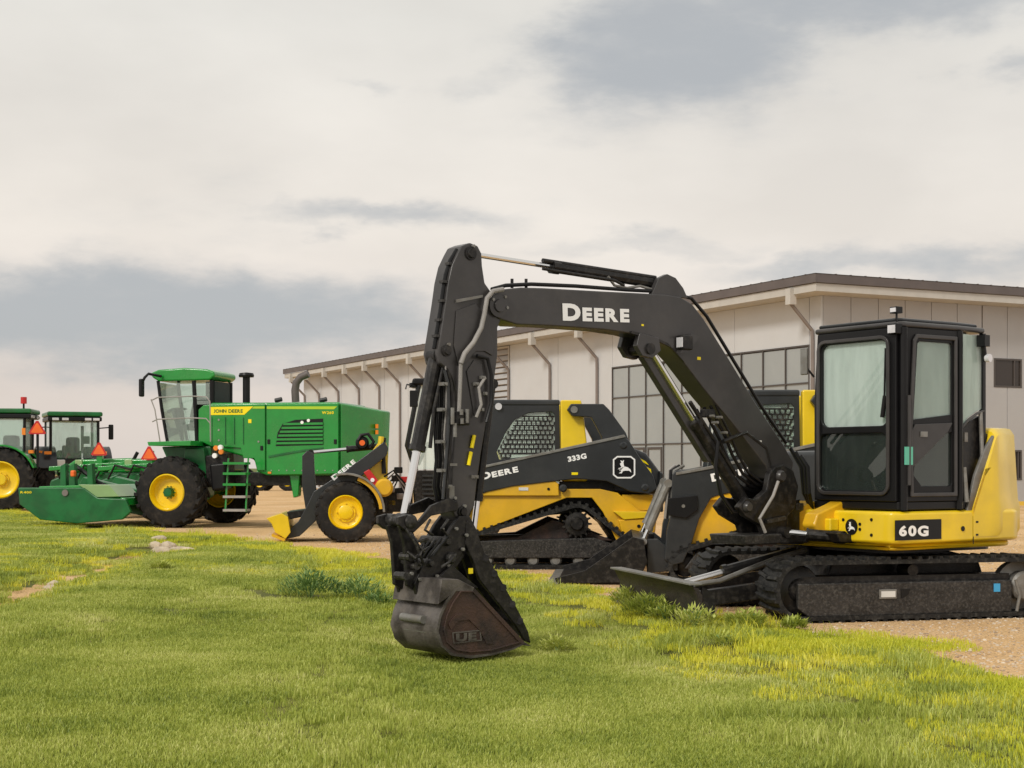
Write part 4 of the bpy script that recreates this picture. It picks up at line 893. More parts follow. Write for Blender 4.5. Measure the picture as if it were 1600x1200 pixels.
def build_ctl(fr, label, bucket, lit_front=True):
    G = F1                                            # shapes read on the first machine's plane, placed with frame fr
    r = thing('track_loader', fr, label, 'track loader', 'compact track loaders behind the excavator')
    W = 1.95
    def pr(nm, pts, y0, y1, mt, ref=None, bev=.01, parent=None): return MB().prism(P(G, pts, y0 if ref is None else ref), y0, y1).build(nm, mt, parent or r, fr, bev=bev)
    def mirror(nm, pts, y0, y1, mt, bev=.01):
        pr(nm, pts, y0, y1, mt, y0, bev); pr(nm, pts, W-y1, W-y0, mt, y0, bev)
    # undercarriages
    c1 = G.u(718, 864, 0); c2 = G.u(902, 819, 0); c3 = G.u(972, 864, 0); sc = 1/123.0
    circs = [(c1[0], .205, .20), (c2[0], c2[1], .26), (c3[0], .205, .20)]
    for y0 in (0.0, W-.42):
        lo = belt_loop(circs); li = belt_loop([(a, b_, q-.05) for a, b_, q in circs])
        if len(lo) != len(li): li = [(x, z) for x, z in lo]
        n = len(lo); y1 = y0+.42
        vs = [(a, y0, b_) for a, b_ in lo]+[(a, y0, b_) for a, b_ in li]+[(a, y1, b_) for a, b_ in lo]+[(a, y1, b_) for a, b_ in li]; fs = []
        for i in range(n):
            j = (i+1) % n; fs += [(i, j, n+j, n+i), (2*n+i, 3*n+i, 3*n+j, 2*n+j), (i, 2*n+i, 2*n+j, j), (n+i, n+j, 3*n+j, 3*n+i)]
        tr = MB().add(vs, fs).build('track', 'track', r, fr)
        m = MB(); L_ = 0; nxt = 0.0
        for i in range(n):
            a, b_ = Vector(lo[i]), Vector(lo[(i+1) % n]); d = (b_-a)
            if d.length < 1e-5: continue
            u_ = d.normalized(); nn = Vector((-u_.y, u_.x))
            while nxt <= L_+d.length:
                c = a+u_*(nxt-L_); q = [c-u_*.022, c+u_*.022, c+u_*.016+nn*.032, c-u_*.016+nn*.032]
                m.prism([tuple(v) for v in q], y0, y1); nxt += .096
            L_ += d.length
        m.build('track_lug', 'track', tr, fr, kind='stuff')
        sp = MB(); cx_, cz_ = c2
        sp.lathe([(0, .02), (.07, .02), (.09, .05), (.15, .06), (.155, .16), (0, .16)], (cx_, y0, cz_), n=20)
        for k in range(15): a = 2*math.pi*k/15; sp.prism([(cx_+.15*math.cos(a-.1), cz_+.15*math.sin(a-.1)), (cx_+.19*math.cos(a-.05), cz_+.19*math.sin(a-.05)), (cx_+.19*math.cos(a+.05), cz_+.19*math.sin(a+.05)), (cx_+.15*math.cos(a+.1), cz_+.15*math.sin(a+.1))], y0+.07, y0+.15)
        sp.build('sprocket', 'blk2', r, fr)
        MB().prism([(c1[0]-.02, .17), (c1[0]+.12, .36), (c3[0]-.35, .40), (c3[0]-.1, .32), (c3[0]+.02, .2), (c3[0]-.2, .14), (c1[0]+.2, .14)], y0+.06, y0+.30).build('track_frame', 'steel', r, fr, bev=.015)
        MB().prism([(c2[0]-.75, .40), (c2[0]-.3, .62), (c2[0]+.1, .5), (c3[0]-.1, .36), (c1[0]+.3, .37)], y0+.22, y0+.38).build('track_guard', 'rust', r, fr)
        for k in range(5): MB().lathe([(0, 0), (.05, 0), (.075, .03), (.075, .2), (0, .2)], (c1[0]+.36+k*.29, y0+.08, .11), n=14).build('roller', 'grey', r, fr)
        for cc in (c1, c3): MB().lathe([(0, 0), (.06, 0), (.13, .04), (.14, .2), (0, .2)], (cc[0], y0+.09, .205), n=18).build('idler', 'blk2', r, fr)
    # body
    mirror('side_panel', [(722, 790), (722, 836), (745, 832), (885, 778), (925, 778), (942, 800), (962, 842), (985, 880), (1008, 886), (1024, 830), (1027, 800), (1000, 798), (965, 770), (938, 764), (735, 764)], .07, .11, 'orange')
    pr('body', [(730, 765), (1000, 765), (1020, 800), (1010, 880), (985, 878), (930, 800), (760, 815), (730, 850)], .43, W-.43, 'blk2', .11)
    mirror('fender', [(738, 764), (738, 762), (756, 758), (840, 752), (866, 751), (873, 756), (874, 775), (736, 775)], .02, .07, 'orange', .015)
    pr('tail_box', [(972, 773), (1020, 773), (1020, 798), (972, 798)], .12, W-.12, 'orange', .12)
    pr('bumper', [(958, 799), (1028, 800), (1027, 808), (975, 812)], -.02, W+.02, 'yellow', 0, .01)
    pr('rear_lower', [(966, 812), (1026, 809), (1020, 850), (1010, 884), (988, 882), (976, 848)], .0, W, 'orange', 0, .02)
    for px, py in ((998, 822), (1008, 828)): q = G.p(px, py, 0); MB().cyl(q, .022, -.012, -.001, n=8).build('bolt', 'darkplast', r, fr)
    pr('engine_hood', [(905, 700), (985, 698), (1010, 708), (1030, 735), (1034, 772), (905, 772)], .25, W-.25, 'ctl', .25, .05)
    pr('rear_door', [(1030, 735), (1036, 740), (1036, 800), (1030, 800)], .2, W-.2, 'ctl', .25, .02)
    for a, b_ in (((1000, 716), (1010, 722)), ((1008, 728), (1014, 736))):
        pr('warning_stripe', [a, (a[0]+9, a[1]+5), (b_[0]+4, b_[1]+5), (b_[0]-6, b_[1])], .235, .2495, 'stripe', .24, .0)
    pr('engine_side', [(874, 752), (960, 752), (960, 772), (874, 772)], .2, .3, 'blk2', .2)
    # cab
    y0, y1 = .42, W-.42
    cabp = [(748, 745), (764, 640), (768, 628), (874, 626), (876, 752)]
    wnd = [(776, 706), (790, 676), (804, 656), (826, 645), (862, 643), (867, 648), (867, 708), (780, 718)]
    def holed2(outer, hole, ya, yb_, nm, mt):
        bm = bmesh.new()
        for lp in (outer, hole):
            vs = [bm.verts.new((a, b_, 0)) for a, b_ in lp]
            for i in range(len(vs)): bm.edges.new((vs[i], vs[(i+1) % len(vs)]))
        bmesh.ops.triangle_fill(bm, edges=bm.edges[:], use_beauty=True); bm.verts.index_update()
        V = [tuple(v.co) for v in bm.verts]; n = len(V); F_ = [tuple(v.index for v in f.verts) for f in bm.faces]; E_ = [(e_.verts[0].index, e_.verts[1].index) for e_ in bm.edges if len(e_.link_faces) == 1]; bm.free()
        return MB().add([(v[0], ya, v[1]) for v in V]+[(v[0], yb_, v[1]) for v in V], F_+[tuple(i+n for i in reversed(f)) for f in F_]+[(a, b_, b_+n, a+n) for a, b_ in E_]).build(nm, mt, r, fr, bev=.006)
    co, wo = P(G, cabp, y0), P(G, wnd, y0)
    xs_ = [p_[0] for p_ in wo]; zs_ = [p_[1] for p_ in wo]
    def inside(x, z):
        c_ = False; n = len(wo)
        for i in range(n):
            (xa, za), (xb, zb) = wo[i], wo[i-1]
            if (za > z) != (zb > z) and x < (xb-xa)*(z-za)/(zb-za)+xa: c_ = not c_
        return c_
    for ya, yb_ in ((y0, y0+.05), (y1-.05, y1)):
        holed2(co, wo, ya, yb_, 'cab_side', 'ctl')
        MB().prism(wo, ya+.02, ya+.026).build('side_window', 'glass3', r, fr)
        m = MB(); st = .06; yy = ya+.008
        z = min(zs_)+.02; k = 0
        while z < max(zs_):
            x = min(xs_)
            while x < max(xs_):
                xx = x + (st/2 if k % 2 else 0)
                if inside(xx, z) and inside(xx+st, z): m.box(xx, xx+st, yy, yy+.008, z-.009, z+.009)
                if inside(xx, z) and inside(xx, z+st): m.box(xx-.009, xx+.009, yy, yy+.007, z+.0095, z+st-.0095)
                x += st
            z += st; k += 1
        m.build('window_mesh', 'blk2', r, fr, kind='stuff')
    xa, zt_ = G.u(762, 628, y0); xb = G.u(875, 626, y0)[0]
    MB().box(xa-.02, xb, y0-.01, y1+.01, zt_-.05, zt_+.03).build('cab_roof', 'ctl', r, fr, bev=.025)
    MB().box(xb-.05, xb-.01, y0+.051, y1-.051, 1.1, zt_-.052).build('cab_rear', 'glass2', r, fr)
    MB().prism([(xa+.02, zt_-.06), (xa+.03, zt_-.06), (xa-.05, 1.2), (xa-.06, 1.2)], y0+.06, y1-.06).build('front_window', 'glass2', r, fr)
    s_ = MB().prism([(xb-.5, 1.25), (xb-.15, 1.25), (xb-.12, 1.9), (xb-.25, 1.92), (xb-.32, 1.4), (xb-.5, 1.38)], .78, 1.18).build('seat', 'seat', r, fr, bev=.03)
    lp = MB().cyl((xa+.14, y0, zt_-.06), .045, -.04, .0).build('work_light', 'lamp', r, fr)
    for yy in (y0, y1-.08):
        lp = MB().box(xa-.09, xa-.02, yy, yy+.09, zt_-.10, zt_-.01).build('work_light', 'lamp', r, fr, bev=.01)
        if bucket: MB().box(xa-.06, xa+.05, yy, yy+.1, zt_+.032, zt_+.07).build('marker_light', 'stripe', r, fr, bev=.01)
    # yellow tower behind cab, links and lift arms
    for a_, b_ in ((.16, .34), (W-.34, W-.16)):
        pr('tower', [(876, 625), (908, 625), (911, 640), (918, 700), (918, 752), (877, 752)], a_, b_, 'yellow', .16, .02)
    link = [(886, 640), (892, 631), (943, 631), (952, 640), (978, 676), (984, 692), (944, 700), (940, 682), (924, 652), (894, 650)]
    arm = [(748, 731), (975, 681), (984, 690), (1002, 718), (1020, 742), (1027, 764), (1014, 772), (985, 768), (948, 752), (900, 748), (866, 752), (800, 760), (760, 769), (752, 772), (736, 800), (726, 832), (714, 860), (700, 864), (688, 856), (692, 815), (699, 790), (698, 762), (699, 740), (703, 735)]
    for a_, b_ in ((.03, .16), (W-.16, W-.03)):
        pr('rear_link', link, a_, b_, 'ctl', .03, .012)
        ao = pr('lift_arm', arm, a_-.03, b_-.03, 'ctl', .0, .012)
        MB().prism(P(G, [(704, 737), (748, 729), (975, 679), (978, 683), (748, 733), (704, 741)], 0), a_-.045, b_-.02).build('edge_highlight', 'grey', ao, fr, bev=.004)  # grey strip paints the silvery highlight along the arm's top edge
        q = G.p(897, 640, .03); MB().cyl((q.x, a_, q.z), .045, -.02, .02).build('pin', 'grey', r, fr)
        for p_ in ((974, 696), (1008, 762), (880, 763)):
            q = G.p(*p_, 0); MB().lathe([(0, -.02), (.03, -.02), (.05, 0), (.05, .02)], (q.x, a_-.03, q.z), n=16).build('pin', 'ctl', r, fr)
        q = G.p(898, 740, 0); MB().box(q.x-.04, q.x+.04, a_-.036, a_-.031, q.z-.016, q.z+.016).build('sticker', 'stripe', r, fr)
        for dy in (0, .14) if bucket else ():
            cylinder_part(r, fr, (G.u(694, 752)[0], a_+.02+dy, G.u(694, 752)[1]), (G.u(660, 832)[0], a_+.02+dy, G.u(660, 832)[1]), .8, .042, .024, mt='grey')
    class FR2(Frame): pass
    # print on the near arm: same plane coordinates, placed through fr
    if bucket:
        MB().prism(P(G, [(693, 772), (733, 768), (734, 788), (718, 800), (694, 796)], 0), -.035, -.001).build('arm_bracket', 'darkplast', r, fr, bev=.01)
        q = G.p(714, 783, 0); MB().cyl((q.x, -.035, q.z), .02, -.01, 0, n=8).build('bolt', 'grey', r, fr)
        for k in range(3): MB().tube([G.p(704+6*k, 728, .2), G.p(694+4*k, 735, .1), G.p(693+3*k, 765, .05), G.p(690+3*k, 800, .08)], .018, 8).build('hose', ('lgrey', 'darkplast', 'grey')[k], r, fr)
    def onarm(fn):
        old = G.M; G.M = fr.M; fn(); G.M = old
    onarm(lambda: text('lettering', 'DEERE', G, r, (753, 750), (812, 737), 11, -.001, bold=.05, small=.82))
    onarm(lambda: text('model_number', '333G', G, r, (888, 722), (918, 716), 8.5, -.001, bold=.05))
    onarm(lambda: emblem(G, r, 975, 730, 17.5, .0))
    q = G.p(818, 764, .02); MB().box(q.x-.06, q.x+.06, .012, .019, q.z-.02, q.z+.02).build('fender_sticker', 'whitep', r, fr)
    q = G.p(857, 764, .02); MB().cyl(q, .018, -.01, -.001, n=10).build('bolt', 'darkplast', r, fr)
    if bucket:
        bx = G.u(655, 850)[0]
        bp = [(bx+.06, .62), (bx-.02, .66), (bx-.10, .62), (bx-.05, .12), (bx-.12, .06), (bx-.95, .02), (bx-.98, .045), (bx-.55, .10), (bx-.22, .16)]
        prof = [(bx+.04, .50), (bx-.08, .53), (bx-.02, .28), (bx-.10, .10), (bx-.25, .05), (bx-.92, .03), (bx-.92, .01), (bx-.2, .01), (bx-.02, .05), (bx+.08, .25)]
        bu = MB().prism(prof, -.08, W+.08).build('bucket', 'blk2', r, fr, bev=.006)
        sd = [(bx-.08, .53), (bx+.04, .50), (bx+.08, .25), (bx-.02, .03), (bx-.92, .015), (bx-.94, .07), (bx-.60, .16)]
        for yy in (-.10, W+.08): MB().prism(sd, yy, yy+.02).build('side_plate', 'blk2', bu, fr, bev=.004)
        MB().box(bx-1.02, bx-.9, -.1, W+.1, .005, .028).build('cutting_edge', 'grey', bu, fr)
        MB().box(bx+.09, bx+.16, .3, W-.3, .12, .55).build('attachment_plate', 'blk2', r, fr, bev=.01)
        for yy in (.05, W-.15): MB().prism([(bx+.08, .12), (bx+.42, .15), (bx+.42, .32), (bx+.2, .5), (bx+.08, .5)], yy, yy+.12).build('coupler_ear', 'ctl', r, fr, bev=.01)
    return r
build_ctl(F1, 'black and yellow track loader with leaping deer emblem, directly behind the excavator arm', False)
F2c = Frame(3.40, 16.9, -4)
build_ctl(F2c, 'track loader with a front bucket, partly hidden behind the excavator boom and cab', True)

# ---------------------------------------------------------------- wheel loader
def build_loader():
    G = Frame(-2.88, 26.4, 5); W = 1.8
    r = thing('wheel_loader', G, 'yellow compact wheel loader with black lift arm in front of the green windrower', 'wheel loader')
    def pr(nm, pts, y0, y1, mt, ref=None, bev=.012, parent=None): return MB().prism(P(G, pts, y0 if ref is None else ref), y0, y1).build(nm, mt, parent or r, G, bev=bev)
    cx, cz = G.u(540, 800, 0); rr_ = .525
    wb = 2.25
    for yy in (0,): pass
    for x in (cx, cx+wb):
        wheel(r, G, x, rr_, 0.0, .42, rr_, .30, lugs=20, lugh=.012, hubr=.13, dish=.09)
        wheel(r, G, x, rr_, W-.42, .42, rr_, .30, lugs=20, lugh=.012, hubr=.13, dish=.09)
    MB().box(cx-.12, cx+.12, .3, W-.3, .38, .62).build('axle', 'blk2', r, G, bev=.03)
    MB().box(cx+wb-.12, cx+wb+.12, .3, W-.3, .38, .62).build('axle', 'blk2', r, G, bev=.03)
    # fender
    m = MB(); ao = arc(cx, rr_, .68, 105, 0, 12); ai = arc(cx, rr_, .64, 105, 0, 12)
    m.prism(ao+ai[::-1], -.02, .48); m.build('fender', 'grey', r, G, bev=.008)
    m = MB(); ao = arc(cx, rr_, .635, 70, 5, 9); ai = arc(cx, rr_, .58, 70, 5, 9); m.prism(ao+ai[::-1], .06, .42); m.build('fender_bracket', 'orange', r, G)
    # front frame tower
    pr('front_frame', [(558, 748), (574, 715), (592, 690), (602, 688), (606, 700), (606, 745), (596, 790), (560, 792)], .55, .63, 'yellow', .55)
    pr('front_frame', [(558, 748), (574, 715), (592, 690), (602, 688), (606, 700), (606, 745), (596, 790), (560, 792)], 1.17, 1.25, 'yellow', .55)
    pr('front_chassis', [(505, 780), (560, 765), (605, 770), (605, 805), (520, 812)], .5, 1.3, 'blk2', .5)
    # z-bar lift arm
    arm = [(583, 703), (600, 690), (607, 700), (604, 712), (555, 752), (520, 775), (500, 800), (492, 815), (468, 838), (448, 842), (446, 832), (466, 815), (480, 790), (490, 768), (530, 742)]
    for a_ in (.35, 1.32): pr('lift_arm', arm, a_, a_+.12, 'ctl', .35)
    arm2 = [(472, 712), (480, 704), (490, 708), (492, 750), (497, 790), (490, 815), (478, 800), (472, 760)]
    pr('bell_crank', arm2, .80, 1.0, 'ctl', .8)
    cylinder_part(r, G, G.p(596, 697, .9), G.p(486, 707, .9), .5, .055, .03)
    MB().tube([G.p(560, 688, .7), G.p(564, 680, .7), G.p(575, 678, .7), G.p(584, 690, .7), G.p(578, 700, .7)], .03, 8).build('hose', 'darkplast', r, G)
    q = G.p(566, 692, .75); MB().lathe([(0, 0), (.09, 0), (.12, .03), (.12, .12), (0, .12)], (q.x, .7, q.z), n=18).build('hose_reel', 'darkplast', r, G); MB().cyl((q.x, .69, q.z), .05, -.01, .0, n=14).build('reel_centre', 'smv', r, G)
    cylinder_part(r, G, G.p(590, 775, .45), G.p(548, 735, .45), .7, .05, .026)
    text('lettering', 'DEERE', G, r, (522, 751), (557, 722), 8, .349, bold=.05, small=.85)
    pr('red_cylinder', [(568, 738), (577, 733), (602, 765), (596, 773), (590, 770)], .25, .36, 'red', .3)
    q = G.p(582, 750, .24); MB().cyl(q, .035, -.01, .01).build('cap', 'white', r, G)
    q = G.p(600, 762, .3); MB().lathe([(0, 0), (.12, 0), (.16, .05), (.16, .12), (0, .12)], (q.x, .2, q.z), n=18).build('yellow_hub', 'orange', r, G)
    q = G.p(597, 690, .6); MB().tube([G.p(600, 740, .5), G.p(598, 700, .5), G.p(600, 684, .5)], .04, 8).build('post', 'darkplast', r, G); MB().tube([G.p(592, 720, .45), G.p(594, 700, .45), G.p(596, 682, .45)], .05, 8).build('post', 'yellow', r, G)
    # coupler and yellow attachment at the front
    pr('coupler', [(448, 800), (478, 796), (490, 800), (492, 808), (470, 808), (452, 812)], .4, 1.35, 'blk2', .4)
    pr('attachment', [(416, 810), (440, 802), (450, 808), (454, 832), (446, 842), (430, 832), (424, 818)], .2, 1.6, 'yellow', .2, .01)
    pr('attachment_edge', [(425, 834), (446, 842), (444, 846), (424, 838)], .2, 1.6, 'orange', .2, .0)
    # rear body, cab
    pr('articulation', [(600, 765), (645, 760), (645, 800), (600, 800)], .7, 1.1, 'blk2', .7)
    for k, (px, py, mt) in enumerate(((610, 765, 'pipe'), (618, 748, 'blk2'), (626, 776, 'pipe'), (632, 750, 'red'), (612, 786, 'yellow'), (628, 792, 'yellow'), (622, 735, 'blk2'))):
        q = G.p(px, py, .5+.05*k); MB().box(q.x-.07, q.x+.08, q.y, q.y+.15, q.z-.05, q.z+.06).build('valve', mt, r, G, bev=.015)
    for k in range(5):
        MB().tube([G.p(600+3*k, 745+6*k, .4+.06*k), G.p(615+2*k, 735+3*k, .4+.06*k), G.p(632, 755+4*k, .5), G.p(640, 775, .55)], .018, 6).build('hose', ('darkplast', 'pipe')[k % 2], r, G)
    pr('step_frame', [(640, 790), (690, 790), (690, 800), (640, 800)], .3, .8, 'yellow', .3)
    pr('lower_body', [(645, 735), (770, 735), (770, 800), (650, 800)], .25, 1.55, 'blk2', .25)
    m = MB()
    for k in range(6): a, b_ = G.u(660, 742+7*k, .22), G.u(690, 745+7*k, .22); m.box(a[0], b_[0], .21, .248, b_[1], a[1])
    m.build('grille', 'ctl', r, G)
    pr('engine_hood', [(700, 700), (785, 706), (790, 780), (700, 790)], .25, 1.55, 'yellow', .25, .05)
    x0, zc = G.u(646, 600, .3); x1 = G.u(722, 600, .3)[0]; z0 = G.u(650, 735, .3)[1]
    for (xa, xb) in ((x0+.02, x0+.0), (x1, x1)):
        for yy in (.3, 1.44):
            MB().tube([(xa+.08 if xa < x1-.3 else xa, yy, zc-.02), (xb-.1 if xb < x1-.3 else xb+.03, yy, z0+.45), (xb+.05 if xb < x1-.3 else xb, yy, z0)], .035, 6).build('cab_pillar', 'darkplast', r, G)
    cr_ = MB().box(x0-.02, x1+.05, .25, 1.5, zc-.02, zc+.1).build('cab_roof', 'darkplast', r, G, bev=.04)
    MB().add([(x0+.08, .33, zc-.03), (x0+.08, 1.42, zc-.03), (x0-.1, 1.42, z0+.45), (x0-.1, .33, z0+.45), (x0+.05, .33, z0+.02), (x0+.05, 1.42, z0+.02)], [(0, 1, 2, 3), (3, 2, 5, 4)]).build('windshield', 'glass', r, G)
    MB().add([(x0+.1, .31, zc-.03), (x0-.06, .31, z0+.45), (x0+.08, .31, z0+.02), (x1-.03, .31, z0+.02), (x1-.02, .31, zc-.03)], [(0, 1, 2, 3, 4)]).build('side_window', 'glass', r, G)
    MB().box(x1-.45, x1-.1, .6, 1.15, z0+.2, z0+.35).box(x1-.2, x1-.08, .6, 1.15, z0+.351, z0+.95).build('seat', 'seat', r, G, bev=.03)
    MB().tube([(x0+.1, .85, z0+.1), (x0+.28, .85, z0+.5)], .03, 8).build('steering_column', 'inside', r, G)
    mi = MB().tube([(x0+.05, .3, zc-.03), (x0-.12, .12, zc-.02), (x0-.14, .1, zc-.1)], .014, 6).build('mirror', 'darkplast', r, G)
    a, b_ = G.u(640, 610, .1), G.u(653, 636, .1); MB().box(a[0], b_[0], .06, .1, b_[1], a[1]).build('mirror_head', 'darkplast', mi, G, bev=.015)
    lp = MB().box(a[0]-.0, b_[0]+.05, .3, .4, zc-.06, zc+.02).build('work_light', 'darkplast', r, G)
    return r
build_loader()

# ---------------------------------------------------------------- windrower
def build_windrower():
    G = Frame(-7.41, 32.8, -11); W = 3.6
    r = thing('windrower', G, 'large green self propelled windrower with black tyres on yellow rims', 'windrower')
    def pr(nm, pts, y0, y1, mt, ref=None, bev=.02, parent=None): return MB().prism(P(G, pts, y0 if ref is None else ref), y0, y1).build(nm, mt, parent or r, G, bev=bev)
    cx = G.u(260, 775, 0)[0]
    for y in (0, W-.62): wheel(r, G, cx, .76, y, .62, .74, .40, lugs=18, lugh=.045, hubr=.11, dish=.2, hubc='green2', boltn=10)
    xr = cx+3.7
    for y in (.4, W-.8): wheel(r, G, xr, .52, y, .38, .52, .30, lugs=0, hubr=.11, dish=.1)
    H0 = .75
    # body: main panels
    body = [(309, 690), (308, 650), (312, 636), (330, 629), (530, 628), (530, 690), (530, 743), (416, 743), (400, 738), (395, 718), (330, 700)]
    pr('body', body, H0+.05, W-H0-.05, 'green', H0, .05)
    def side(nm, pts, mt='green', d=.05, bev=.012): return pr(nm, pts, H0+.05-d, H0+.049, mt, H0, bev)
    side('side_panel', [(310, 688), (310, 640), (318, 633), (414, 631), (414, 735), (402, 735), (397, 716), (380, 716), (376, 700), (330, 697)])
    side('side_panel', [(416.5, 631), (528.5, 630), (528.5, 740), (420, 742), (416.5, 736)])
    ya = H0; yb2 = H0+.95; yc = W-H0-.3
    a1, a2 = G.p(531.5, 630, ya), G.p(531.5, 742, ya); b1, b2 = G.p(594, 641, yb2), G.p(590, 737, yb2)
    MB().add([a1, a2, b2, b1, (b1.x, yc, b1.z), (b2.x, yc, b2.z), (a1.x, yc, a1.z), (a2.x, yc, a2.z)], [(0, 1, 2, 3), (3, 2, 5, 4), (0, 3, 4, 6), (1, 7, 5, 2), (4, 5, 7, 6), (0, 6, 7, 1)]).build('rear_panel', 'green', r, G, bev=.04)
    tg = (b1-a1).normalized(); nn_ = Vector((tg.y, -tg.x, 0)).normalized()
    for t_, z_ in ((.90, -.32), (.90, -.45)): q = a1.lerp(b1, t_)+nn_*.02; MB().tube([(q.x, q.y, q.z+z_), (q.x, q.y, q.z+z_-.09)], .035, 8).build('rear_light', 'amber', r, G)
    y = H0-.002
    def deco(nm, pts, mt, d=.006): return pr(nm, pts, y-d, y-.0005, mt, H0, 0)
    deco('name_stripe', [(328, 636), (396, 635), (382, 648), (328, 648.5)], 'stripe')
    deco('stripe', [(397, 635), (413.5, 635), (413.5, 638.5), (394, 638.5)], 'lime'); deco('stripe', [(417, 635), (527, 635), (522, 639.5), (417, 639)], 'lime')
    text('lettering', 'JOHN DEERE', G, r, (334, 645), (380, 645), 5.5, y-.0065, mt='green2', bold=.03)
    text('model_number', 'W260', G, r, (503, 647), (522, 647), 4.5, y-.001, mt='stripe', bold=.02)
    lv = deco('vent', [(431, 697), (434, 676), (442, 662), (462, 656), (505, 654), (505, 695)], 'darkplast')
    for k in range(6):
        z = 661+k*6; xa = max(433, 444-(z-661)*.45)
        pr('slat', [(xa, z), (505, z-1), (505, z+2.6), (xa-1, z+3.4)], y-.03, y-.0065, 'green', H0, .0, lv)
    for px, py in ((472, 660), (482, 657)): q = G.p(px, py, y-.03); MB().cyl(q, .035, -.01, .0, n=10).build('painted_glint', 'white', r, G)  # white discs paint two bright glints at the vent
    pr('crease', [(420, 712), (470, 703), (505, 699), (505, 701), (470, 706), (420, 715)], y-.02, y-.0005, 'green2', H0, .0)
    for px, py in ((342, 656), (342, 672), (342, 688), (404, 690)): q = G.p(px, py, y); MB().cyl(q, .022, -.012, 0, n=8).build('bolt', 'lgrey', r, G)
    for x_ in (352, 366, 380): pr('rib', [(x_, 652), (x_+1, 652), (x_+1, 694), (x_, 694)], y-.015, y-.0005, 'green2', H0, .0)
    
    deco('reflector', [(419, 745-8), (424, 745-8), (424, 740), (419, 740)], 'amber', .02)
    for px in range(424, 526, 12): q = G.p(px, 735, y); MB().cyl(q, .014, -.008, 0, n=6).build('bolt', 'lgrey', r, G)
    for px, py in ((420, 690), (524, 690), (409, 700)): q = G.p(px, py, y); MB().box(q.x-.03, q.x+.03, y-.02, y-.0005, q.z-.05, q.z+.05).build('latch', 'darkplast', r, G, bev=.006)
    deco('panel_seam', [(331, 697), (332, 697), (332, 652), (331, 652)], 'green2'); deco('warning_label', [(388, 655), (393, 655), (393, 661), (388, 661)], 'stripe')
    # top: exhausts
    q0 = G.p(385, 632, 1.3); m = MB().tube([q0, q0+Vector((0, 0, .62))], .08, 12).lathe([(0, .60), (.16, .60), (.17, .64), (.15, .69), (0, .71)], q0, 'z', 20).build('air_intake', 'darkplast', r, G)
    pts = [G.p(*q, 1.5) for q in ((462, 628), (461, 610), (463, 598), (470, 589), (482, 584))]; MB().tube(pts, .085, 12).build('exhaust_pipe', 'roof', r, G)
    MB().box(G.u(452, 628)[0], G.u(472, 628)[0], 1.35, 1.65, G.u(460, 629)[1], G.u(460, 625)[1]).build('exhaust_base', 'darkplast', r, G)
    for px in (500, 430): q = G.p(px, 633 if px > 530 else 626, 1.2); MB().tube([q, q+Vector((.15, 0, .03))], .05, 8).build('roof_fitting', 'darkplast', r, G)
    # cab
    c0, c1 = .95, 2.05
    rf = [(240, 590), (238, 583), (250, 578), (290, 575), (325, 577), (337, 581), (338, 588), (330, 594), (250, 596)]
    pr('cab_roof', rf, c0-.1, c1+.1, 'green', c0, .04)
    def tb(pts, rad, nm, mt='darkplast', y_=c0): MB().tube([G.p(*q, y_) for q in pts], rad, 8).build(nm, mt, r, G)
    for y_ in (c0, c1):
        X0, X1_, X2 = [(247, 595), (253, 640), (262, 692)], [(303, 595), (306, 650), (308, 690)], [(331, 594), (331, 632)]
        for pts, rad in ((X0, .04), (X1_, .05), (X2, .05)):
            off_ = G.p(*pts[0], c0); MB().tube([(G.p(*q, c0).x, y_, G.p(*q, c0).z) for q in pts], rad, 8).build('cab_pillar', 'darkplast', r, G)
        pp_ = P(G, [(250, 598), (302, 598), (306, 690), (264, 690), (256, 640)], c0)
        MB().prism(pp_, y_-.01, y_-.002).build('side_window', 'glass3', r, G)
        pp_ = P(G, [(304, 598), (329, 598), (329, 632), (306, 632)], c0); MB().prism(pp_, y_-.01, y_-.002).build('rear_side_window', 'glass2', r, G)
    pp_ = [G.u(*q, c0) for q in ((247, 598), (253, 640), (262, 690))]
    MB().add([(pp_[0][0], c0, pp_[0][1]), (pp_[0][0], c1, pp_[0][1]), (pp_[1][0], c1, pp_[1][1]), (pp_[1][0], c0, pp_[1][1]), (pp_[2][0], c0, pp_[2][1]), (pp_[2][0], c1, pp_[2][1])], [(0, 1, 2, 3), (3, 2, 5, 4)]).build('windshield', 'glass3', r, G)
    pr('cab_rear_wall', [(318, 596), (333, 595), (333, 632), (318, 632)], c0+.1, c1-.1, 'inside', c0)
    pr('seat', [(296, 650), (302, 620), (308, 620), (308, 672), (282, 672), (282, 664), (296, 662)], 1.5, 2.1, 'seat', 1.5, .03)
    pr('steering_column', [(276, 640), (282, 640), (284, 690), (274, 690)], 1.7, 1.85, 'inside', 1.7)
    q = G.p(278, 640, 1.77); MB().lathe([(.2, 0), (.2, .03), (.17, .03), (.17, 0), (.2, 0)], (q.x, q.y, q.z), 'z', 18).build('steering_wheel', 'inside', r, G)
    # platform and railing
    pr('platform', [(245, 691), (312, 689), (312, 697), (247, 697)], .1, 2.9, 'green', .6, .01)
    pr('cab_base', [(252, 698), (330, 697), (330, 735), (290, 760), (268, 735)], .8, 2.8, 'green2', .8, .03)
    for py in (621, 655):
        MB().tube([G.p(238, py+4, .12), G.p(246, py, .12), G.p(300, py-2, .12), G.p(322, py-1, .12), G.p(328, py+6, .12)], .014, 6).build('railing', 'lgrey', r, G)
    MB().tube([G.p(328, 627, .12), G.p(329, 690, .12)], .014, 6).tube([G.p(236, 624, .12), G.p(242, 640, .12), G.p(250, 690, .12)], .014, 6).build('railing_post', 'lgrey', r, G)
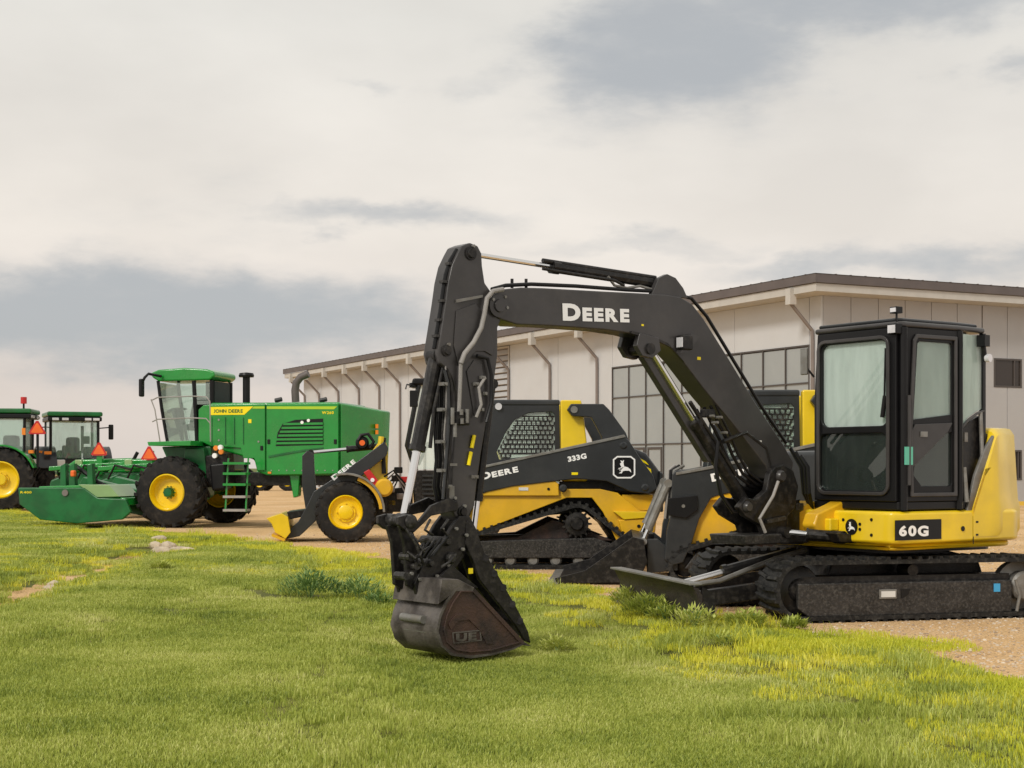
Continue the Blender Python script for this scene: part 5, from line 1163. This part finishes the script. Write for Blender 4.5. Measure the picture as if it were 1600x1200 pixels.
    mi = MB().tube([G.p(252, 588, .8), G.p(232, 584, .5), G.p(226, 590, .4), G.p(221, 600, .4)], .03, 8).build('mirror', 'darkplast', r, G)
    a, b_ = G.u(219, 592, .4), G.u(225, 620, .4); MB().box(a[0], b_[0], .3, .45, b_[1], a[1]).build('mirror_head', 'darkplast', mi, G, bev=.03)
    # lights
    for px, py, mt in ((338, 700, 'amber'), (345, 699, 'white'), (336, 712, 'white'), (346, 706, 'amber')):
        q = G.p(px, py, .5); MB().cyl(q, .055, -.04, .02, n=12).build('work_light', mt, r, G)
    # chassis, legs, ladder
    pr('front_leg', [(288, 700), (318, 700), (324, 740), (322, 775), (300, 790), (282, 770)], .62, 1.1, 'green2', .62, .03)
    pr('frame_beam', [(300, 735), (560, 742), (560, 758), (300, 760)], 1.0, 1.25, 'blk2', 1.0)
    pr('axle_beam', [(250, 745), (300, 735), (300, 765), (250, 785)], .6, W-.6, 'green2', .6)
    pr('rear_leg', [(452, 742), (468, 742), (466, 775), (458, 778)], .9, 1.1, 'green', .9)
    pr('rear_leg', [(530, 742), (556, 742), (550, 775), (538, 775)], .5, W-.5, 'green2', .9)
    pr('tool_box', [(320, 712), (355, 708), (358, 755), (322, 762)], .6, 1.0, 'blk2', .6, .03)
    pr('tank', [(326, 725), (352, 722), (352, 765), (330, 768)], .5, .9, 'darkplast', .5, .06)
    ld = MB(); xa, xb = G.u(355, 700, .35)[0], G.u(386, 700, .35)[0]
    ld.tube([G.p(357, 716, .35), G.p(352, 800, .2)], .02, 6).tube([G.p(388, 716, .35), G.p(384, 800, .2)], .02, 6); lo = ld.build('ladder', 'green', r, G)
    for k, py in enumerate((724, 740, 757, 776, 797)):
        a, b_ = G.u(355, py, .3), G.u(386, py, .3); MB().box(a[0]-.04, b_[0]+.02, .15, .45, a[1]-.025, a[1]+.025).build('step', 'green' if k < 3 else 'lgrey', lo, G)
    # header
    hd = [(28, 762), (130, 762), (152, 778), (196, 780), (204, 800), (190, 812), (120, 818), (62, 812), (30, 788)]
    X_ = None
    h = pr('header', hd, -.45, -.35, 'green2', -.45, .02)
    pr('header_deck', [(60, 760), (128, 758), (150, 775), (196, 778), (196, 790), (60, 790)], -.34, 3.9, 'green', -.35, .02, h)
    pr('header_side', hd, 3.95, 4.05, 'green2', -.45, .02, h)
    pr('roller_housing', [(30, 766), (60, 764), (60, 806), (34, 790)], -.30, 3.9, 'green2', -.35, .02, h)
    pr('deflector', [(122, 757), (170, 758), (186, 776), (150, 777)], -.40, .6, 'pale', -.4, .01, h)  # pale colour paints the light reflecting off the green deck top
    q = G.p(102, 770, -.46); MB().cyl(q, .07, -.02, .01, n=12).build('marker', 'pipe', h, G)
    text('header_print', 'R400', G, h, (32, 771), (50, 771), 3.5, -.452, mt='stripe', bold=.02)
    for px in (98, 112, 140): pr('header_post', [(px-4, 728), (px+4, 724), (px+5, 762), (px-4, 762)], .2, .35, 'green2', .2, .01, h)
    pr('header_arm', [(120, 762), (130, 745), (215, 765), (270, 760), (270, 775), (215, 785)], .9, 1.1, 'green2', .9, .02, h)
    pr('header_arm', [(120, 762), (130, 745), (215, 765), (270, 760), (270, 775), (215, 785)], 2.5, 2.7, 'green2', .9, .02, h)
    MB().tube([G.p(118, 728, .5), G.p(135, 740, .5), G.p(155, 755, .5), G.p(190, 768, .6)], .05, 8).build('hose', 'darkplast', h, G)
    q = G.p(116, 740, .1); MB().box(q.x-.05, q.x+.05, .0, .12, q.z-.07, q.z+.07).build('red_lamp', 'smv', h, G, bev=.03)
    return r
build_windrower()

# ---------------------------------------------------------------- tractors
def smv(name, fr, label, rx=.36, holder=None):
    pass
def tri(parent, fr, x, y, z, s, axis='y'):
    mk = [(-s, -s*.6), (-s*.8, -s*.72), (s*.8, -s*.72), (s, -s*.6), (s*.14, s*.85), (-s*.14, s*.85)]
    o = MB().prism([(x+a, z+b) for a, b in mk], y, y+.02).build('slow_vehicle_sign', 'red', parent, fr)
    MB().prism([(x+a*.72, z+b*.72-.01) for a, b in mk], y-.006, y-.0005).build('sign_centre', 'smv', o, fr); return o
def build_tractor(fr, label, sc=1.0, cab=True, beacon=False, lights=True, fend='green'):
    """local x to the rear (right when side-on), near wheels at y=0"""
    r = thing('tractor', fr, label, 'tractor', 'green farm tractors at the left')
    W = 2.3*sc
    def bx(nm, x0, x1, y0, y1, z0, z1, mt, bev=.03): return MB().box(x0*sc, x1*sc, y0*sc, y1*sc, z0*sc, z1*sc).build(nm, mt, r, fr, bev=bev*sc)
    w_ = 2.3
    for y in (0, w_-.55): wheel(r, fr, 0, .95*sc, y*sc, .55*sc, .93*sc, .56*sc, lugs=20, lugh=.05*sc, hubr=.18*sc, dish=.18*sc)
    for y in (.12, w_-.57): wheel(r, fr, -2.6*sc, .68*sc, y*sc, .45*sc, .66*sc, .38*sc, lugs=18, lugh=.04*sc, hubr=.14*sc, dish=.1*sc)
    bx('chassis', -3.0, .5, .85, 1.45, .6, 1.1, 'blk2')
    MB().prism([(-3.3*sc, 1.0*sc), (-3.35*sc, 1.5*sc), (-3.1*sc, 1.72*sc), (-.9*sc, 1.9*sc), (-.9*sc, 1.05*sc)], .75*sc, 1.55*sc).build('hood', 'green', r, fr, bev=.07*sc)
    MB().prism([(-3.0*sc, 1.45*sc), (-1.0*sc, 1.6*sc), (-1.0*sc, 1.66*sc), (-3.0*sc, 1.51*sc)], .738*sc, .749*sc).build('stripe', 'stripe', r, fr)
    for y in (.0, w_-.6):
        ao = arc(0, .95*sc, 1.06*sc, 150, 20, 12); ai = arc(0, .95*sc, 1.0*sc, 150, 20, 12)
        MB().prism(ao+ai[::-1], y*sc, (y+.6)*sc).build('fender', fend, r, fr, bev=.02*sc)
        bx('tail_light', .78, .92, y+.2, y+.42, 1.74, 1.84, 'amber', .01)
    if cab:
        for x in (-.95, .62):
            for y in (.42, w_-.42): MB().tube([(x*sc, y*sc, 1.3*sc), (x*1.03*sc, y*sc, 2.85*sc)], .045*sc, 8).build('cab_pillar', 'darkplast', r, fr)
        bx('cab_roof', -1.15, .85, .3, w_-.3, 2.95, 3.10, 'green2', .05); bx('roof_rim', -1.12, .82, .32, w_-.32, 2.80, 2.94, 'darkplast', .03)
        bx('cab_floor', -.95, .62, .42, w_-.42, 1.25, 1.6, 'blk2')
        for y in (.41, w_-.42): bx('side_window', -.92, .6, y, y+.012, 1.62, 2.79, 'glass3', 0)
        bx('rear_window', .60, .612, .46, w_-.46, 1.62, 2.79, 'glass3', 0); bx('windshield', -.95, -.94, .46, w_-.46, 1.62, 2.79, 'clean', 0)
        bx('seat', -.1, .35, .95, 1.35, 1.6, 2.3, 'seat', .08)
        bx('dashboard', -.8, -.6, .9, 1.4, 1.6, 2.05, 'inside', .05); bx('console', -.3, .2, 1.5, 1.7, 1.6, 2.0, 'inside', .05); bx('monitor', -.5, -.45, 1.5, 1.75, 2.1, 2.35, 'inside', .02)
        for y in (.55, w_-.95): bx('rear_lamp', .66, .80, y, y+.3, 1.35, 1.58, 'whitep', .03)
        for y in (.7, 1.25): MB().tube([(.7*sc, y*sc, .9*sc), (.95*sc, (y+.1)*sc, 1.3*sc), (.68*sc, (y+.15)*sc, 1.5*sc)], .035*sc, 8).build('hose', 'darkplast', r, fr)
        for y in (.45, .75, w_-.85, w_-.6): bx('work_light', .822, .86, y, y+.2, 2.82, 2.90, 'lamp', .01)
        for y in (-.25, w_+.1):
            mi = bx('mirror', -.95, -.88, y, y+.16, 2.25, 2.75, 'darkplast', .03)
            a, b = (y+.16, .42) if y < 0 else (w_-.42, y)
            MB().tube([(-.92*sc, a*sc, 2.6*sc), (-.92*sc, b*sc, 2.65*sc)], .02*sc, 6).build('mirror_arm', 'darkplast', mi, fr)
    else:
        bx('seat', -.1, .4, .9, 1.4, 1.3, 1.45, 'seat', .05); bx('backrest', .3, .42, .9, 1.4, 1.45, 1.95, 'seat', .05)
        for y in (.6, 1.65): MB().tube([(.5*sc, y*sc, 1.1*sc), (.5*sc, y*sc, 2.4*sc)], .04*sc, 6).build('roll_bar', 'darkplast', r, fr)
    MB().tube([(-1.25*sc, 1.6*sc, 1.8*sc), (-1.25*sc, 1.6*sc, 2.7*sc)], .05*sc, 8).build('exhaust', 'darkplast', r, fr)
    if beacon:
        b = MB().tube([(.6*sc, .5*sc, 3.1*sc), (.6*sc, .5*sc, 3.25*sc)], .03, 8).build('beacon', 'darkplast', r, fr); MB().cyl((.6*sc, .5*sc, 0), .09, 3.25*sc, 3.45*sc, 'z', 12).build('beacon_lens', 'red', b, fr)
    bx('hitch', .45, .9, .95, 1.35, .5, .9, 'blk2')
    return r
# rear three-quarter view of the middle tractor: its rear faces the camera
fa = Frame(-14.75, 47.5, -68)
ta = build_tractor(fa, 'green tractor with black roof rim seen from behind, right of the other tractor', .97, fend='ctl')
fb = Frame(-15.0, 45.0, 8)
tb_ = build_tractor(fb, 'green tractor with large yellow rims cut off by the left edge', .98, beacon=True)
MB().tube([(1.05, .1, 1.3), (1.05, .1, 2.5)], .04, 8).build('sign_post', 'darkplast', tb_, fb); tri(tb_, fb, 1.05, .02, 2.45, .25)
MB().box(.62, .72, -.02, .05, 2.25, 2.45).build('amber_lamp', 'amber', tb_, fb)
fc = Frame(-12.3, 84, -10)
build_tractor(fc, 'small distant green tractor seen beneath the windrower body', .62, cab=False)

# mower implements with slow vehicle signs
def build_mower(X, Y, deg, label, tall):
    fr = Frame(X, Y, deg); r = thing('mower_implement', fr, label, 'mower', 'green hay mowers beside the windrower')
    MB().prism([(-1.6, .5), (-1.5, .95), (-1.0, 1.15), (1.2, 1.15), (1.6, .9), (1.6, .5)], 0, 1.3).build('deck', 'green2', r, fr, bev=.05)
    MB().prism([(-1.4, 1.16), (-.9, 1.5), (.7, 1.55), (1.3, 1.16)], .2, 1.1).build('hood', 'green', r, fr, bev=.05)
    MB().prism([(-1.5, 1.2), (2.3, 1.45), (2.3, 1.55), (-1.5, 1.32)], -.12, -.02).build('drawbar', 'green', r, fr, bev=.02)
    MB().box(-.2, -.05, -.1, .05, 1.1, 1.5+tall).build('sign_post', 'green', r, fr, bev=.01)
    for x in (-1.1, 1.1): wheel(r, fr, x, .36, -.3, .25, .35, .2, lugs=0, hubr=.08, dish=.06)
    for k in range(3): MB().tube([(-1.2+.5*k, -.15, 1.0), (-1.0+.5*k, -.2, 1.35), (-.6+.5*k, -.15, 1.25)], .03, 8).build('hose', 'darkplast', r, fr)
    MB().box(-.8, -.6, -.08, .0, 1.2, 1.5).build('bracket', 'pale', r, fr, bev=.02)
    MB().tube([(.6, -.05, 1.15), (.9, -.05, 1.7)], .05, 8).build('fold_cylinder', 'darkplast', r, fr)
    tri(r, fr, -.12, -.14, 1.42+tall, .22)
    return r
build_mower(-10.86, 41.0, -4, 'green hay mower whose orange slow vehicle sign stands just left of the windrower wheel', .35)
build_mower(-9.05, 39.0, -8, 'green hay mower with the orange sign nearest the windrower cab', .22)

# ---------------------------------------------------------------- stones, weeds, grass
def h2(a): return rng.random(a)
def blob_stone(x, y, s, label):
    me = bpy.data.meshes.new('stone'); bm = bmesh.new(); bmesh.ops.create_icosphere(bm, subdivisions=2, radius=s)
    sx, sy, sz = random.uniform(.8, 1.4), random.uniform(.7, 1.1), random.uniform(.45, .75)
    for v in bm.verts:
        k = 1+.18*math.sin(v.co.x/s*3.1+x*7)*math.cos(v.co.y/s*2.3+y*5)+random.uniform(-.07, .07); v.co = Vector((v.co.x*k*sx, v.co.y*k*sy, v.co.z*k*sz))
    bm.to_mesh(me); bm.free(); me.materials.append(M['stone'])
    o = bpy.data.objects.new('stone', me); COL.objects.link(o); o.location = (x, y, lawn_z(x, y)+s*.35); o.scale = (1.3, 1.3, 1.3); tag(o, label, 'stone', 'pale stones at the end of the dirt line')
def wpt(px, py): d = 3120/(py-HOR); return (px-800)/FPX*d, d
SIDE = {242: 'left end', 252: 'left half', 262: 'far middle', 272: 'near middle', 284: 'far right', 294: 'right end', 248: 'far left', 84: 'farther', 78: 'nearer'}
for px, py, s in ((242, 858, .10), (252, 862, .12), (262, 856, .10), (272, 861, .13), (284, 857, .11), (294, 862, .10), (248, 852, .08), (84, 908, .07), (78, 912, .06)):
    x, y = wpt(px, py); blob_stone(x, y, s, ('%s pale stone in the little heap where the dirt line ends, %s of it' % (('larger' if s > .11 else 'smaller' if s < .09 else 'medium'), SIDE[px])) if px > 200 else '%s pale stone lying in the dirt line left of the heap' % SIDE[px])

def leafmat(name, cols, trans=.25):
    m = bpy.data.materials.new(name); m.use_nodes = True; t = m.node_tree; t.nodes.clear(); o = t.nodes.new('ShaderNodeOutputMaterial')
    g = t.nodes.new('ShaderNodeNewGeometry'); oi = t.nodes.new('ShaderNodeObjectInfo')
    n = t.nodes.new('ShaderNodeTexNoise'); n.inputs['Scale'].default_value = .55; n.inputs['Detail'].default_value = 5; n.inputs['Roughness'].default_value = .65; t.links.new(g.outputs['Position'], n.inputs[0])
    n2 = t.nodes.new('ShaderNodeTexNoise'); n2.inputs['Scale'].default_value = 60; n2.inputs['Detail'].default_value = 2
    mp = t.nodes.new('ShaderNodeMapping'); mp.inputs['Scale'].default_value = (1, 1, .05); t.links.new(g.outputs['Position'], mp.inputs[0]); t.links.new(mp.outputs[0], n2.inputs[0])
    a = t.nodes.new('ShaderNodeMath'); a.operation = 'MULTIPLY_ADD'; t.links.new(n2.outputs[0], a.inputs[0]); a.inputs[1].default_value = .8; t.links.new(n.outputs[0], a.inputs[2])
    b = t.nodes.new('ShaderNodeMath'); b.operation = 'MULTIPLY_ADD'; t.links.new(oi.outputs['Random'], b.inputs[0]); b.inputs[1].default_value = .12; t.links.new(a.outputs[0], b.inputs[2])
    mr = t.nodes.new('ShaderNodeMapRange'); t.links.new(b.outputs[0], mr.inputs[0]); mr.inputs[1].default_value = .62; mr.inputs[2].default_value = 1.28
    r_ = t.nodes.new('ShaderNodeValToRGB'); t.links.new(mr.outputs[0], r_.inputs[0]); c = r_.color_ramp
    c.elements[0].color = (*cols[0], 1); c.elements[1].color = (*cols[-1], 1); c.elements[0].position = 0; c.elements[1].position = 1
    for i, q in enumerate(cols[1:-1]): e_ = c.elements.new((i+1)/(len(cols)-1)); e_.color = (*q, 1)
    d = t.nodes.new('ShaderNodeBsdfDiffuse'); tr = t.nodes.new('ShaderNodeBsdfTranslucent'); t.links.new(r_.outputs[0], d.inputs[0]); t.links.new(r_.outputs[0], tr.inputs[0])
    gl = t.nodes.new('ShaderNodeBsdfGlossy'); gl.inputs['Roughness'].default_value = .5; gl.inputs[0].default_value = (.8, .8, .7, 1)
    m1 = t.nodes.new('ShaderNodeMixShader'); m1.inputs[0].default_value = trans; t.links.new(d.outputs[0], m1.inputs[1]); t.links.new(tr.outputs[0], m1.inputs[2])
    m2 = t.nodes.new('ShaderNodeMixShader'); m2.inputs[0].default_value = .04; t.links.new(m1.outputs[0], m2.inputs[1]); t.links.new(gl.outputs[0], m2.inputs[2])
    t.links.new(m2.outputs[0], o.inputs[0]); return m
LG = leafmat('grass_green', [(.10, .155, .028), (.26, .33, .05), (.43, .49, .085), (.59, .62, .17), (.85, .80, .40)])
LY = leafmat('grass_yellow', [(.34, .42, .035), (.56, .60, .045), (.76, .72, .06), (.88, .80, .20)])
LW = leafmat('weed_leaf', [(.06, .13, .035), (.14, .25, .07), (.25, .37, .11), (.42, .52, .2)], .2)
def tuft(name, n, rad, h0, h1, wd, mt, lean=.5, dens_pow=.5):
    a = h2(n)*2*np.pi; rr_ = rad*np.sqrt(h2(n)) if dens_pow == .5 else rad*h2(n)
    bx, by = rr_*np.cos(a), rr_*np.sin(a); hh = h0+(h1-h0)*h2(n)**1.3; la = h2(n)*2*np.pi; ll = hh*lean*(.3+h2(n)); fa = h2(n)*np.pi
    dx, dy = np.cos(fa)*wd/2, np.sin(fa)*wd/2; z0 = np.zeros(n)-.01
    vs = np.empty((n, 5, 3))
    vs[:, 0] = np.stack([bx-dx, by-dy, z0], 1); vs[:, 1] = np.stack([bx+dx, by+dy, z0], 1)
    mx_, my_ = bx+np.cos(la)*ll*.3, by+np.sin(la)*ll*.3
    vs[:, 2] = np.stack([mx_+dx*.8, my_+dy*.8, hh*.6], 1); vs[:, 3] = np.stack([mx_-dx*.8, my_-dy*.8, hh*.6], 1)
    vs[:, 4] = np.stack([bx+np.cos(la)*ll, by+np.sin(la)*ll, hh*.98], 1)
    idx = np.arange(n)*5; f = []
    for i in idx: f += [(i, i+1, i+2, i+3), (i+3, i+2, i+4)]
    me = bpy.data.meshes.new(name); me.from_pydata(vs.reshape(-1, 3).tolist(), [], f); me.materials.append(mt)
    for p_ in me.polygons: p_.use_smooth = True
    return bpy.data.objects.new(name, me)
VAR = [tuft('t', 620, .24, .014, .032, .005, LG) for _ in range(4)] + [tuft('t', 420, .24, .018, .045, .005, LY) for _ in range(3)] + \
      [tuft('t', 60, .18, .05, .15, .006, LY, .6) for _ in range(2)] + [tuft('t', 150, .20, .06, .13, .006, LG, .6) for _ in range(2)] + [tuft('t', 560, .24, .025, .05, .007, LG) for _ in range(2)]
def vnoise(x, y, s, seed):
    r_ = np.random.default_rng(seed); T_ = r_.random((64, 64)); xs = np.mod(x*s, 64); ys_ = np.mod(y*s, 64); xi, yi = xs.astype(int), ys_.astype(int); fx, fy = xs-xi, ys_-yi
    fx = fx*fx*(3-2*fx); fy = fy*fy*(3-2*fy); x2, y2 = (xi+1) % 64, (yi+1) % 64
    return (T_[xi, yi]*(1-fx)+T_[x2, yi]*fx)*(1-fy)+(T_[xi, y2]*(1-fx)+T_[x2, y2]*fx)*fy
def scatter(name, pts, sources, kind='stuff', label=None, cat=None):
    me = bpy.data.meshes.new(name); me.from_pydata([(p_[0], p_[1], p_[2]) for p_ in pts], [], [])
    for nm, ty, k in (('sc', 'FLOAT', 3), ('rz', 'FLOAT', 4), ('vi', 'INT', 5)):
        at = me.attributes.new(nm, ty, 'POINT'); at.data.foreach_set('value', [p_[k] for p_ in pts])
    o = bpy.data.objects.new(name, me); COL.objects.link(o); tag(o, label, cat, kind=kind)
    g = bpy.data.node_groups.new(name, 'GeometryNodeTree'); g.interface.new_socket('Geometry', in_out='INPUT', socket_type='NodeSocketGeometry'); g.interface.new_socket('Geometry', in_out='OUTPUT', socket_type='NodeSocketGeometry')
    n = g.nodes; l = g.links; gi = n.new('NodeGroupInput'); go = n.new('NodeGroupOutput'); ip = n.new('GeometryNodeInstanceOnPoints'); jn = n.new('GeometryNodeJoinGeometry')
    for s_ in reversed(sources):
        ob = n.new('GeometryNodeObjectInfo'); ob.inputs['Object'].default_value = s_; ob.inputs['As Instance'].default_value = True; l.new(ob.outputs['Geometry'], jn.inputs[0])
    def attr(nm, ty):
        a = n.new('GeometryNodeInputNamedAttribute'); a.data_type = ty; a.inputs['Name'].default_value = nm; return a.outputs[0]
    l.new(gi.outputs[0], ip.inputs['Points']); l.new(jn.outputs[0], ip.inputs['Instance']); ip.inputs['Pick Instance'].default_value = True
    l.new(attr('vi', 'INT'), ip.inputs['Instance Index']); cx_ = n.new('ShaderNodeCombineXYZ'); l.new(attr('rz', 'FLOAT'), cx_.inputs[2]); l.new(cx_.outputs[0], ip.inputs['Rotation'])
    l.new(attr('sc', 'FLOAT'), ip.inputs['Scale']); l.new(ip.outputs[0], go.inputs[0])
    md = o.modifiers.new('scatter', 'NODES'); md.node_group = g; return o
SP = wpt(270, 860)
BP = (3120/202*(445-800)/FPX, 3120/202)
pts = []
y = 5.2
while y < 50:
    st = .20 if y < 12 else (.26 if y < 22 else .40)
    for i in range(int(-.42*y/st), int(.42*y/st)+1):
        x = i*st+random.uniform(-.5, .5)*st; yy = y+random.uniform(-.5, .5)*st
        dn = (vnoise(np.array([x]), np.array([yy]), 1.6, 3)[0]-.5)*.9
        d = lawn_rel(x, yy) + .25*hx(x, yy, 2.1, 1.7) + .12*hx(x, yy, 6.3, 5.1, 2) + max(dn, -.15)
        if d < -.12: continue
        sd = swale(x, yy)
        if sd < .24+.16*(vnoise(np.array([x]), np.array([yy]), 2.5, 9)[0]-.5) and random.random() < .9: continue
        vn = vnoise(np.array([x]), np.array([yy]), .7, 5)[0]
        if d < .25 and random.random() < .45: continue
        if math.hypot((x-BP[0]), (yy-BP[1])*.7) < .45 and random.random() < .75: continue
        edge_y = max(0, 1-d/(2.6 if x < 0 else 2.1))**.7
        if math.hypot(x-SP[0], (yy-SP[1])*.6) < .62 and random.random() < .9: continue
        sc_ = random.uniform(.85, 1.2)
        p_y = .0 + .95*edge_y + (.25 if (x < -2 and yy > 17) else 0)
        u_ = random.random()
        if random.random() < p_y: v = 4+random.randrange(3)
        else: v = random.randrange(4)
        if (d < 1.0 and random.random() < .18) or (.25 < sd < .7 and random.random() < .3): v = 7+random.randrange(2); sc_ = random.uniform(.5, 1.05)
        elif .3 < d < 2.6 and vn < .45 and random.random() < .3: v = 9+random.randrange(2); sc_ = random.uniform(.6, 1.1)
        if yy > 15 and v < 4: v = 11+random.randrange(2)
        if yy > 22: sc_ *= 1.35
        pts.append((x, yy, lawn_z(x, yy), sc_, random.uniform(0, 6.28), v))
    y += st
print('grass tufts', len(pts))
scatter('grass', pts, VAR, label='mown green lawn grass in the foreground', cat='grass')
# bare dirt line along the swale
m = MB(); NS = 60; tot = []
for (x0, y0), (x1, y1) in zip(SWL, SWL[1:]):
    for i in range(14): tot.append((x0+(x1-x0)*i/14, y0+(y1-y0)*i/14, (x1-x0), (y1-y0)))
for i, (x, y, dx, dy) in enumerate(tot):
    l_ = math.hypot(dx, dy); nx_, ny_ = -dy/l_, dx/l_; wv_ = .24+.2*vnoise(np.array([i*.6]), np.array([0.]), 1.0, 21)[0]
    for q in (-1, -.4, .4, 1):
        a, b_ = x+nx_*wv_*q, y+ny_*wv_*q; m.v.append(Vector((a, b_, lawn_z(a, b_)+(.010 if abs(q) < .9 else -.004))))
for i in range(len(tot)-1):
    for j in range(3): a = i*4+j; m.f.append((a, a+1, a+5, a+4))
m.build('dirt_path', 'gravel', None, kind='structure')
# pebbles on the gravel
PB = []
for k in range(4):
    bm = bmesh.new(); bmesh.ops.create_icosphere(bm, subdivisions=1, radius=.5)
    for v in bm.verts: v.co = Vector((v.co.x*random.uniform(.8, 1.3), v.co.y*random.uniform(.7, 1.1), v.co.z*random.uniform(.45, .7)))
    me = bpy.data.meshes.new('p'); bm.to_mesh(me); bm.free(); me.materials.append(mat('pebble', [(.55, .42, .29), (.62, .52, .40), (.42, .31, .21), (.70, .60, .47)][k], .9, var=.2)); PB.append(bpy.data.objects.new('p', me))
pts = []
while len(pts) < 15000:
    y = 8+22*random.random()**1.6; x = y*random.uniform(-.2, .42)
    if lawn_rel(x, y) > .5: continue
    pts.append((x, y, .002, random.choice((.010, .014, .018, .022, .034)), random.uniform(0, 6.28), random.randrange(4)))
scatter('gravel_stones', pts, PB, label='loose tan gravel around the machine tracks', cat='gravel')

# weeds: leafy clumps
def weed(px, py, s, n, label, mt=LW, lw=.0085):
    x, y = wpt(px, py); z = lawn_z(x, y); m = MB(); vs, fs = [], []
    for i in range(n):
        a = random.uniform(0, 6.28); rr_ = s*random.random()**.6*1.0; h = s*random.uniform(.3, 1.0)*(1-.45*rr_/s); c = Vector((math.cos(a)*rr_, math.sin(a)*rr_, h))
        d = Vector((math.cos(a+random.uniform(-1, 1)), math.sin(a+random.uniform(-1, 1)), random.uniform(-.1, 1.5))).normalized(); sd_ = d.cross(Vector((0, 0, 1))).normalized()*lw*random.uniform(.6, 1.3); ln = lw*random.uniform(5, 10)
        k = len(vs); vs += [c, c+d*ln*.5+sd_, c+d*ln, c+d*ln*.5-sd_]; fs.append((k, k+1, k+2, k+3))
    me = bpy.data.meshes.new('leaves'); me.from_pydata([tuple(v) for v in vs], [], fs); me.materials.append(mt)
    st = MB()
    for i in range(12):
        a = random.uniform(0, 6.28); st.tube([(0, 0, -.02), (math.cos(a)*s*.25, math.sin(a)*s*.25, s*.5), (math.cos(a)*s*.5, math.sin(a)*s*.5, s*.85)], .004, 4)
    r = bpy.data.objects.new('weed', None); COL.objects.link(r); r.location = (x, y, z); tag(r, label, 'weed', 'leafy weeds in the lawn')
    o = bpy.data.objects.new('leaves', me); COL.objects.link(o); o.parent = r
    sm = st.mesh('stem', Matrix.Identity(4), LW); o = bpy.data.objects.new('stem', sm); COL.objects.link(o); o.parent = r
weed(485, 934, .30, 1000, 'dark green leafy weed clump in the lawn left of the bucket')
weed(560, 930, .26, 620, 'weed clump between the larger dark clump and the bucket')
weed(590, 935, .13, 200, 'small weed clump nearest the left side of the bucket')
weed(1040, 972, .15, 260, 'leafy weed growing in front of the excavator blade', LG, .009)
weed(1085, 985, .17, 320, 'leafy weed growing between the blade end and the track', LG, .009)
weed(870, 1000, .12, 300, 'low tufty weed right of the bucket tip', LG, .008)
for px, py, s_, lb in ((985, 950, .17, 'tall grassy weed at the far left corner of the excavator blade'), (1165, 985, .15, 'yellow green weed in front of the near track'), (1240, 985, .09, 'small upright weed against the front of the near track'), (1010, 965, .2, 'bushy weed covering the lower middle of the excavator blade'), (250, 905, .10, 'small tufty weed below the heap of pale stones')):
    weed(px, py, s_, int(3600*s_), lb, LG, .009)
weed(1130, 1010, .10, 180, 'low weed patch in the lawn below the excavator track front', LG, .008)
